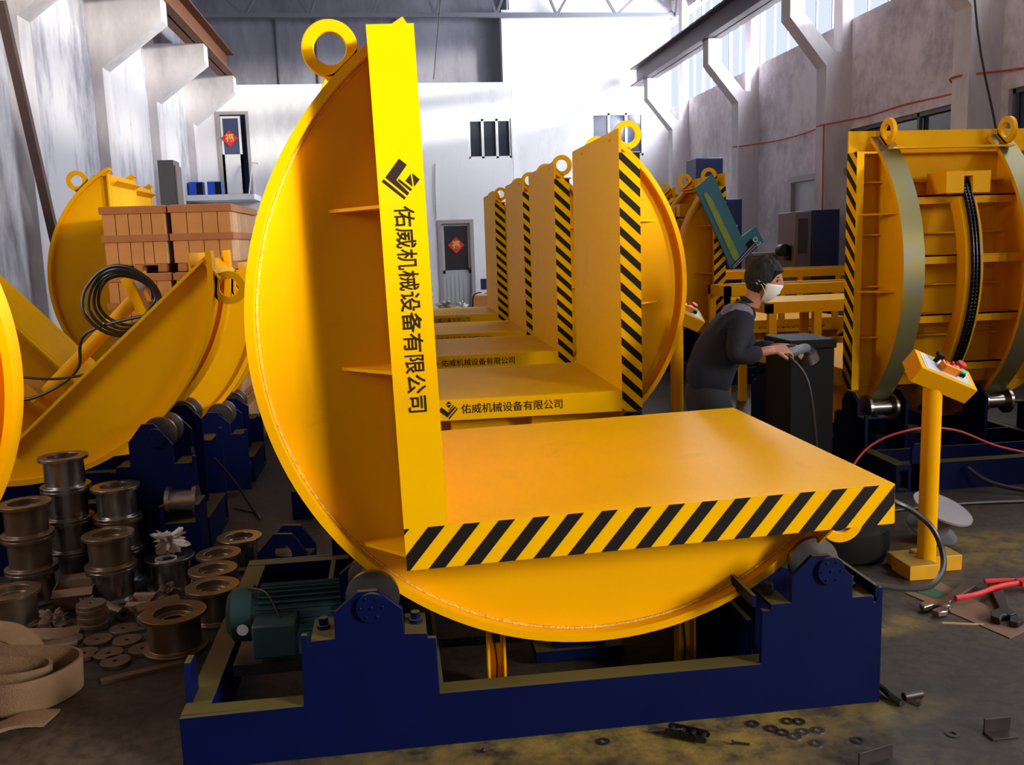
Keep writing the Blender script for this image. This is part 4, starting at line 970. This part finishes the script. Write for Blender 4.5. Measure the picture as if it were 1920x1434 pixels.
def carton(loc, rz, s, label, m_='card'):
    t = thing('carton', label, 'carton', loc, rz); x, y, z = s
    m = MB(); m.box(0, x, 0, y, 0, .004); m.box(0, x, 0, .004, 0, z); m.box(0, x, y-.004, y, 0, z); m.box(0, .004, 0, y, 0, z); m.box(x-.004, x, 0, y, 0, z); m.build('carton_body', m_, t, smooth=0)
    for q in ([(0, 0, z), (x, 0, z), (x, -y*.35, z*.8), (0, -y*.35, z*.8)], [(0, y, z), (x, y, z), (x, y*1.3, z*1.15), (0, y*1.3, z*1.15)]):
        f = MB()._add(q, [(0, 1, 2, 3)]).build('flap', m_, t, smooth=0); so = f.modifiers.new('thick', 'SOLIDIFY'); so.thickness = .003
    return t
carton((-1.6, 4.22, 0), R(8), (.17, .13, .1), 'open crushed cardboard carton with pale flap among the bobbins')
carton((-1.26, 4.14, 0), R(-8), (.1, .07, .05), 'small carton with an orange-red end')
o = MB().box(0, .05, 0, .012, 0, .045).build('orange_tag', 'orange', smooth=0); o.location = (-1.155, 4.115, 0); tag(o, 'orange-red label card on the small carton', 'card')
blob('rag', 'dark dirty rag heap beside the blue bracket', 'rag', (-1.52, 4.0, 0), (.07, .05, .05), 'rag', 5, .4, .5)
blob('rag', 'black rag heap behind the large front bobbin', 'rag', (-1.09, 4.2, 0), (.07, .05, .05), 'rag', 8, .4, .2)
blob('rag', 'brownish cloth heap between sling and neat disc stack', 'rag', (-1.44, 4.16, 0), (.05, .04, .05), 'rag', 11, .4)
# blue brackets
t = thing('blue_bracket', 'blue steel bracket with round hole at the left edge', 'bracket', (-2.08, 4.2, 0))
pl = [(-.22, -.06), (.1, -.06), (.15, 0), (.15, .1), (.1, .16), (-.22, .16)]
m = MB(); m.prism(pl, .18, .2, 'z'); m.prism(pl, 0, .02, 'z'); m.box(-.22, .05, .14, .16, .02, .18); m.box(-.22, .02, -.06, -.04, .02, .18)
m.build('bracket_plates', 'blue', t, bevel=.002); MB().cyl((.06, .05, .2), (.06, .05, .202), .03, n=24).build('dark_bore_disc', 'black', t)  # black disc stands in for the shade inside the hole
t = thing('blue_bracket', 'blue bearing bracket with a round hole lying behind the motor', 'bracket', (-.6, 4.45, 0), R(-12))
hexp = [(-.13, 0), (.12, 0), (.12, .12), (.05, .22), (-.04, .22), (-.13, .12)]
for y in (0, .14):
    m = MB(); n = 24; inner = [(.0+.045*math.cos(-2*PI*i/n), .12+.045*math.sin(-2*PI*i/n)) for i in range(n)]
    tri = geometry.tessellate_polygon([[Vector((a, b, 0)) for a, b in hexp], [Vector((a, b, 0)) for a, b in inner]])
    allp = hexp+inner; k = len(allp)
    m._add([(a, y, b) for a, b in allp]+[(a, y+.02, b) for a, b in allp], [tuple(x) for x in tri]+[tuple(k+i for i in reversed(x)) for x in tri])
    m._add([(a, yy, b) for yy in (y, y+.02) for a, b in hexp], [(i, (i+1) % 6, 6+(i+1) % 6, 6+i) for i in range(6)])
    m._add([(a, yy, b) for yy in (y, y+.02) for a, b in inner], [(i, (i+1) % n, n+(i+1) % n, n+i) for i in range(n)])
    m.build('cheek_plate', 'blue', t)
m = MB(); m.box(-.15, .13, -.06, .2, -.0, .018); m.box(-.13, .12, .02, .14, .018, .1); m.build('foot_plate', 'blue', t)
# lifting sling
def sling_pts(px, z=.06): return [(x, y, z) for x, y in px]
m = MB()
def smooth_path(P, k=6):
    P = [Vector(p) for p in P]; Q = []
    for i in range(len(P)-1):
        a, b, c, d = P[max(i-1, 0)], P[i], P[i+1], P[min(i+2, len(P)-1)]
        for t_ in range(k):
            t_ /= k; Q.append(.5*((2*b)+(c-a)*t_+(2*a-5*b+4*c-d)*t_*t_+(3*b-a-3*c+d)*t_**3))
    return Q+[P[-1]]
m.strip(smooth_path([(-2.0, 3.42, .06), (-1.62, 3.36, .06), (-1.35, 3.24, .06), (-1.2, 3.28, .06), (-1.13, 3.42, .06), (-1.2, 3.53, .06), (-1.4, 3.56, .07), (-1.7, 3.62, .09), (-2.0, 3.66, .1)]), (0, .02, .11), .012)
m.strip(smooth_path([(-2.0, 3.5, .055), (-1.6, 3.42, .055), (-1.38, 3.34, .055), (-1.24, 3.38, .055), (-1.27, 3.46, .055), (-1.45, 3.5, .06), (-1.8, 3.56, .08)]), (0, .03, .1), .012)
m.strip(smooth_path([(-2.0, 3.7, .12), (-1.72, 3.74, .13), (-1.5, 3.72, .12), (-1.38, 3.66, .06), (-1.36, 3.6, .03), (-1.48, 3.64, .08), (-1.7, 3.66, .13)]), (.02, .1, .03), .012)
m.strip(smooth_path([(-2.0, 3.86, .06), (-1.75, 3.82, .1), (-1.55, 3.82, .07), (-1.38, 3.88, .03), (-1.3, 3.93, .015)]), (.0, .07, .02), .012)
m.strip(smooth_path([(-1.66, 3.02, .02), (-1.4, 3.05, .02), (-1.25, 3.14, .03), (-1.15, 3.17, .015)]), (.02, .1, .0), .012)
m.v = [v+Vector((-.1, 0, 0)) for v in m.v]
o = m.build('lifting_sling', 'sling', smooth=60); tag(o, 'wide beige webbing lifting sling lying in loops at lower left', 'sling')

# ------------------------------------------------------------------ right floor
def tyre():
    t = thing('rubber_tyre', 'black solid rubber tyre lying behind the nearest upender at right', 'tyre', (2.16, 4.22, 0))
    m = MB(); m.lathe([(.12, .0), (.22, 0), (.245, .02), (.255, .08), (.245, .15), (.225, .165), (.13, .165), (.12, .14)], n=48); m.build('tread', 'rubber', t)
    m = MB(); m.lathe([(.02, .03), (.12, .03), (.12, .12), (.09, .125), (.05, .09), (.04, .11), (.02, .11)], n=36); m.build('hub', 'iron', t)
tyre()
t = thing('cable_reel', 'grey wooden cable reel tipped over behind the control stand', 'reel', (2.86, 4.5, .17)); t.rotation_euler = (R(18), R(14), 0); t.scale = (.68, .68, .68); t.location = (2.72, 4.25, .12)
m = MB(); m.cyl((0, 0, -.09), (0, 0, .09), .11, n=32); m.build('drum', 'greywarm', t)
for z in (-.105, .09): MB().cyl((0, 0, z), (0, 0, z+.015), .22 if z > 0 else .19, n=40).build('flange', 'concretegrey' if z > 0 else 'grey', t)
o = MB().prism([(2.19, 3.64), (2.41, 3.72), (2.47, 3.2), (2.33, 3.13)], .0, .004, 'z').build('cardboard_sheet', 'card', smooth=0); tag(o, 'flat sheet of brown cardboard under the wrenches', 'cardboard')
o = MB().prism([(2.85, 3.62), (2.98, 3.75), (3.15, 3.6), (3.05, 3.45)], .0, .004, 'z').build('cardboard_sheet', 'card', smooth=0); tag(o, 'cardboard piece at the right edge near the red cutters', 'cardboard')
o = MB().prism([(2.23, 3.655), (2.33, 3.69), (2.36, 3.58), (2.28, 3.55)], .0045, .006, 'z').build('green_leaflet', 'green', smooth=0); o.data.materials[0] = mat('faded_green_print', (.03, .1, .06), .8); tag(o, 'faded green leaflet on the cardboard sheet', 'leaflet')
def wrench(loc, rz, label, m_, s=1.0):
    t = thing('adjustable_wrench', label, 'wrench', loc, rz)
    m = MB(); m.prism([(0, -.014), (.05, -.017), (.27, -.026), (.3, -.02), (.31, 0), (.3, .02), (.27, .026), (.05, .017), (0, .014)], .004, .018, 'z'); m.build('handle', m_, t, bevel=.003)
    m = MB(); m.prism([(.01, -.02), (.01, .02), (-.03, .05), (-.085, .058), (-.11, .03), (-.06, .016), (-.05, 0), (-.052, -.012), (-.03, -.035)], .0, .024, 'z'); m.build('fixed_jaw', m_, t, bevel=.004)
    m = MB(); m.prism([(-.04, -.03), (-.058, -.01), (-.115, .0), (-.12, -.028), (-.085, -.05)], .002, .022, 'z'); m.cyl((-.01, -.03, .012), (-.05, -.036, .012), .009, n=14); m.build('moving_jaw', m_, t, bevel=.003)
    t.scale = (s, s, s); return t
wrench((2.26, 3.46, .006), R(36), 'bright chrome adjustable wrench, jaws at the cardboard\'s edge', 'steel', 1.1)
wrench((2.45, 3.33, .006), R(62), 'dull grey adjustable wrench lying on the right end of the cardboard', 'iron', 1.1)
t = thing('bolt_cutter', 'red-handled cutters lying across the cardboard sheet', 'cutters', (2.32, 3.47, .034), R(11))
m = MB(); m.tube([(0, 0, 0), (.12, .0, 0), (.26, .03, 0), (.4, .03, .0)], .011, 10); m.build('handle', 'redplastic', t)
m = MB(); m.tube([(.26, .1, 0), (.34, .075, 0), (.42, .035, .0)], .011, 10); m.box(.38, .5, .01, .05, -.012, .012); m.build('head', 'redplastic', t)
o = MB().box(0, .16, 0, .008, 0, .006).build('wood_sliver', 'woodpale', smooth=0); o.location = (2.16, 3.31, 0); o.rotation_euler = (0, 0, R(-18)); tag(o, 'pale wood sliver in front of the chrome wrench', 'stick')
tubething('power_cable', 'thick black cable looping from the base\'s right end in front of the stand', 'cable',
          [(1.58, 2.85, .395), (1.66, 2.9, .36), (1.811, 3.0, .298), (1.969, 3.1, .259), (2.081, 3.2, .277), (2.138, 3.3, .322), (2.125, 3.35, .396), (2.046, 3.35, .469), (1.964, 3.35, .515), (1.85, 3.4, .55), (1.7, 3.45, .5)], .0115, 'cable')
ws = [(1.107, 2.705, 'left of the group, dark'), (1.154, 2.665, 'dark, beside the leftmost'), (1.179, 2.637, 'dark, third from the left'), (1.207, 2.606, 'lying lowest left of the pale ones'), (1.246, 2.628, 'pale, above the lowest'), (1.297, 2.628, 'pale, at the upper right of the group'),
      (1.256, 2.555, 'pale, nearest the camera'), (1.392, 2.548, 'dark, alone right of the group'), (1.701, 2.529, 'dark, far right'), (.599, 2.69, 'rusty, alone in front of the base middle'), (1.225, 2.70, 'close to the base, upper'), (1.26, 2.69, 'close to the base, lower right of the upper one')]
wproto = None
for i, (x, y, l) in enumerate(ws):
    pale = 'pale' in l
    o = MB().lathe([(.011, 0), (.021, 0), (.021, .004), (.011, .004)], n=24).build('washer', 'steel' if pale else 'iron'); o.location = (x, y, .0); tag(o, 'small washer on the floor '+l, 'washer', 'washers on the front floor')
def bolt(x, y, rz, label, L=.05):
    m = MB(); m.cyl((0, 0, .008), (L, 0, .006), .004, n=10); m.cyl((-.006, 0, .008), (0, 0, .008), .008, n=6); o = m.build('bolt', 'iron'); o.location = (x, y, 0); o.rotation_euler = (0, 0, rz); tag(o, label, 'bolt'); return o
bolt(1.0, 2.60, R(-20), 'dark pointed bolt on the yellow-dusted floor'); bolt(.215, 2.70, R(30), 'tiny bolt before the left part of the base', .02); bolt(1.7, 2.72, R(120), 'small bolt right of the base', .03)
t = thing('chain_piece', 'short piece of roller chain lying against the base\'s front', 'chain', (.84, 2.68, 0), R(-35))
for k in range(3):
    m = MB(Matrix.Translation((k*.034, 0, .02)));
    for yy in (-.02, .02): m.prism([(-.02+.016*math.cos(a_), .012*math.sin(a_)) for a_ in [i*PI/6 for i in range(3, 10)]]+[(.02+.016*math.cos(a_), .012*math.sin(a_)) for a_ in [i*PI/6 for i in range(-3, 4)]], yy-.0025, yy+.0025)
    m.cyl((-.018, -.026, 0), (-.018, .026, 0), .009, n=14); m.cyl((.018, -.026, 0), (.018, .026, 0), .009, n=14); m.build('chain_link', 'chain', t)
m = MB(); m.cyl((-.09, -.02, .01), (.02, .0, .03), .004, n=8); m.build('pin', 'steel', t)
def angle_iron(loc, rz, L, label, s=.045):
    m = MB(); m.box(0, L, 0, s, 0, .006); m.box(0, L, s-.006, s, 0, s); o = m.build('angle_iron', 'iron', smooth=0, bevel=.001); o.location = loc; o.rotation_euler = (0, 0, rz); tag(o, label, 'angle iron'); return o
angle_iron((1.80, 2.47, 0), R(0), .09, 'small L-shaped steel offcut standing at lower right', .05); angle_iron((1.33, 2.36, 0), R(15), .13, 'dark steel offcut cut by the bottom edge of the view', .05)
pipe((1.67, 2.76, .014), (1.74, 2.77, .014), .014, 'short black pipe stub right of the base\'s corner', 'iron')
tubething('short_hose', 'short rusty hose end beside the base\'s right front corner', 'hose', [(1.62, 2.87, .012), (1.625, 2.82, .02), (1.63, 2.77, .014), (1.64, 2.72, .012)], .012, 'iron')
tubething('red_air_hose', 'thin red air hose over the right upender\'s base', 'hose', [(2.5, 4.95, .02), (2.75, 5.05, .3), (3.0, 5.0, .42), (3.3, 5.02, .4), (3.6, 5.0, .28), (4.0, 4.95, .2), (4.6, 4.8, .16)], .007, 'redcable')
tubething('floor_cable', 'black cable lying on the floor before the right upender\'s base', 'cable', [(2.6, 4.75, .01), (3.2, 4.8, .01), (3.7, 4.75, .01), (4.4, 4.7, .01)], .009, 'cable')
tubething('thick_floor_cable', 'thicker black cable running from the right upender\'s base to the edge', 'cable', [(3.45, 5.1, .14), (3.55, 5.02, .06), (3.75, 4.9, .02), (4.1, 4.75, .013)], .013, 'cable')
tubething('floor_cable', 'black cable curving on the floor behind the tipped upender\'s tower', 'cable', [(-1.0, 5.0, .5), (-.93, 5.2, .3), (-.85, 5.35, .05), (-.9, 5.6, .01), (-1.05, 5.75, .01)], .007, 'cable')

# ------------------------------------------------------------------ walls: bar, wires, locker, clutter at the far end
o = MB().cyl((XL+.42, 12.45, 0), (XL+.30, 11.25, 4.4), .07, n=4).build('leaning_bar', 'rust', smooth=0); tag(o, 'long rusty steel bar leaning against the left wall', 'bar')
t = thing('tall_locker', 'tall narrow dark grey cabinet behind the crates', 'locker', (-2.62, 11.3, 0)); MB().box(0, .18, 0, .3, 0, 2.66).build('locker_body', 'grey', t, bevel=.005); MB().box(.185, .2, 0, .3, .0, 2.6).build('locker_side', 'greywarm', t)
for i, x in enumerate((-4.38, -3.98)):
    t = thing('electrical_box', 'bright blue box on the landing, '+('left' if i == 0 else 'right')+' of the pair', 'box', (x, 21.6, 2.84), 0, 'blue boxes on the landing')
    MB().box(0, .3, 0, .25, 0, .3).build('box_body', 'bluebright', t); MB().box(.17, .3, -.01, 0, 0.02, .28).build('dark_opening_slab', 'black', t)  # black slab stands in for the shade of the box's opening
t = thing('folding_stand', 'thin white frame leaning by the upstairs door', 'frame', (-3.15, 21.75, 2.84)); m = MB(); m.cyl((0, .3, 0), (.1, .5, .75), .02, n=4); m.cyl((.1, .5, .75), (.25, .45, .72), .02, n=4); m.cyl((.12, .3, 0), (.12, .5, .75), .02, n=4); m.build('frame_bars', 'white', t, smooth=0)
def P3(l): return [tuple(p) for p in l]
tubething('red_wall_cable', 'red cable strung along the right wall above the windows', 'cable',
          [(6.97, 18.0, 3.15), (6.97, 17.3, 3.33), (6.56, 17.25, 3.25), (6.97, 16.4, 3.25), (6.97, 15.2, 3.24), (6.97, 14.4, 3.27), (6.56, 13.7, 3.2), (6.97, 13.0, 3.24), (6.97, 12.0, 3.26), (6.97, 10.8, 3.24), (6.56, 10.3, 3.32), (6.97, 9.6, 3.3), (6.97, 8.5, 3.28)], .012, 'redcable')
tubething('red_drop_cable', 'red cable dropping down the middle right column', 'cable', [(6.57, 13.53, 3.2), (6.57, 13.53, 2.4), (6.57, 13.53, 1.8)], .012, 'redcable')
tubething('hanging_wire', 'thin dark wire hanging above the right upender', 'wire', [(5.4, 8.5, 6.5), (5.6, 8.5, 3.8), (5.9, 8.5, 2.5), (6.0, 8.5, 1.9)], .011, 'cable')
tubething('hanging_wire', 'thin dark cord hanging before the back wall\'s upper part', 'wire', [(1.45, 22.0, 7.3), (1.2, 22.3, 5.4)], .014, 'cable')
tubething('thin_conduit', 'thin grey conduit on the back wall left of the grey door', 'conduit', [(1.16, 22.47, 3.5), (1.13, 22.47, 2.8), (1.13, 22.47, 2.2)], .012, 'frame')
cl = [((.85, 21.9, 0), (.16, .1, .3), 'plate', 'crumpled clear plastic bag left of the grey door'), ((1.22, 21.5, 0), (.2, .12, .2), 'paper', 'crumpled paper heap before the grey door'), ((1.6, 21.6, 0), (.14, .1, .14), 'white', 'white cloth heap before the grey door'),
      ((.7, 21.2, 0), (.2, .12, .12), 'rag', 'dark rubbish heap by the door\'s left side')]
for i, (l, s_, mm, lab) in enumerate(cl): blob('rubbish_heap', lab, 'rubbish', l, s_, mm, 20+i, .5)
t = thing('old_chair', 'worn orange-brown chair right of the grey door', 'chair', (1.8, 20.9, 0)); MB().box(0, .4, 0, .4, .0, .42).build('seat', 'wood', t, bevel=.02); m = MB(); m.tube([(0, 0, .0), (0, 0, .35), (.08, 0, .46), (.2, 0, .48)], .015, 8); m.build('arm_tube', 'black', t)
t = thing('blue_bin', 'navy box on a white sack right of the grey door', 'box', (2.1, 21.75, .5)); MB().box(0, .35, 0, .3, 0, .25).build('bin_body', 'navy', t)
blob('white_sack', 'white sack under the navy box right of the grey door', 'sack', (2.28, 21.9, 0), (.22, .2, .27), 'white', 31, .25)
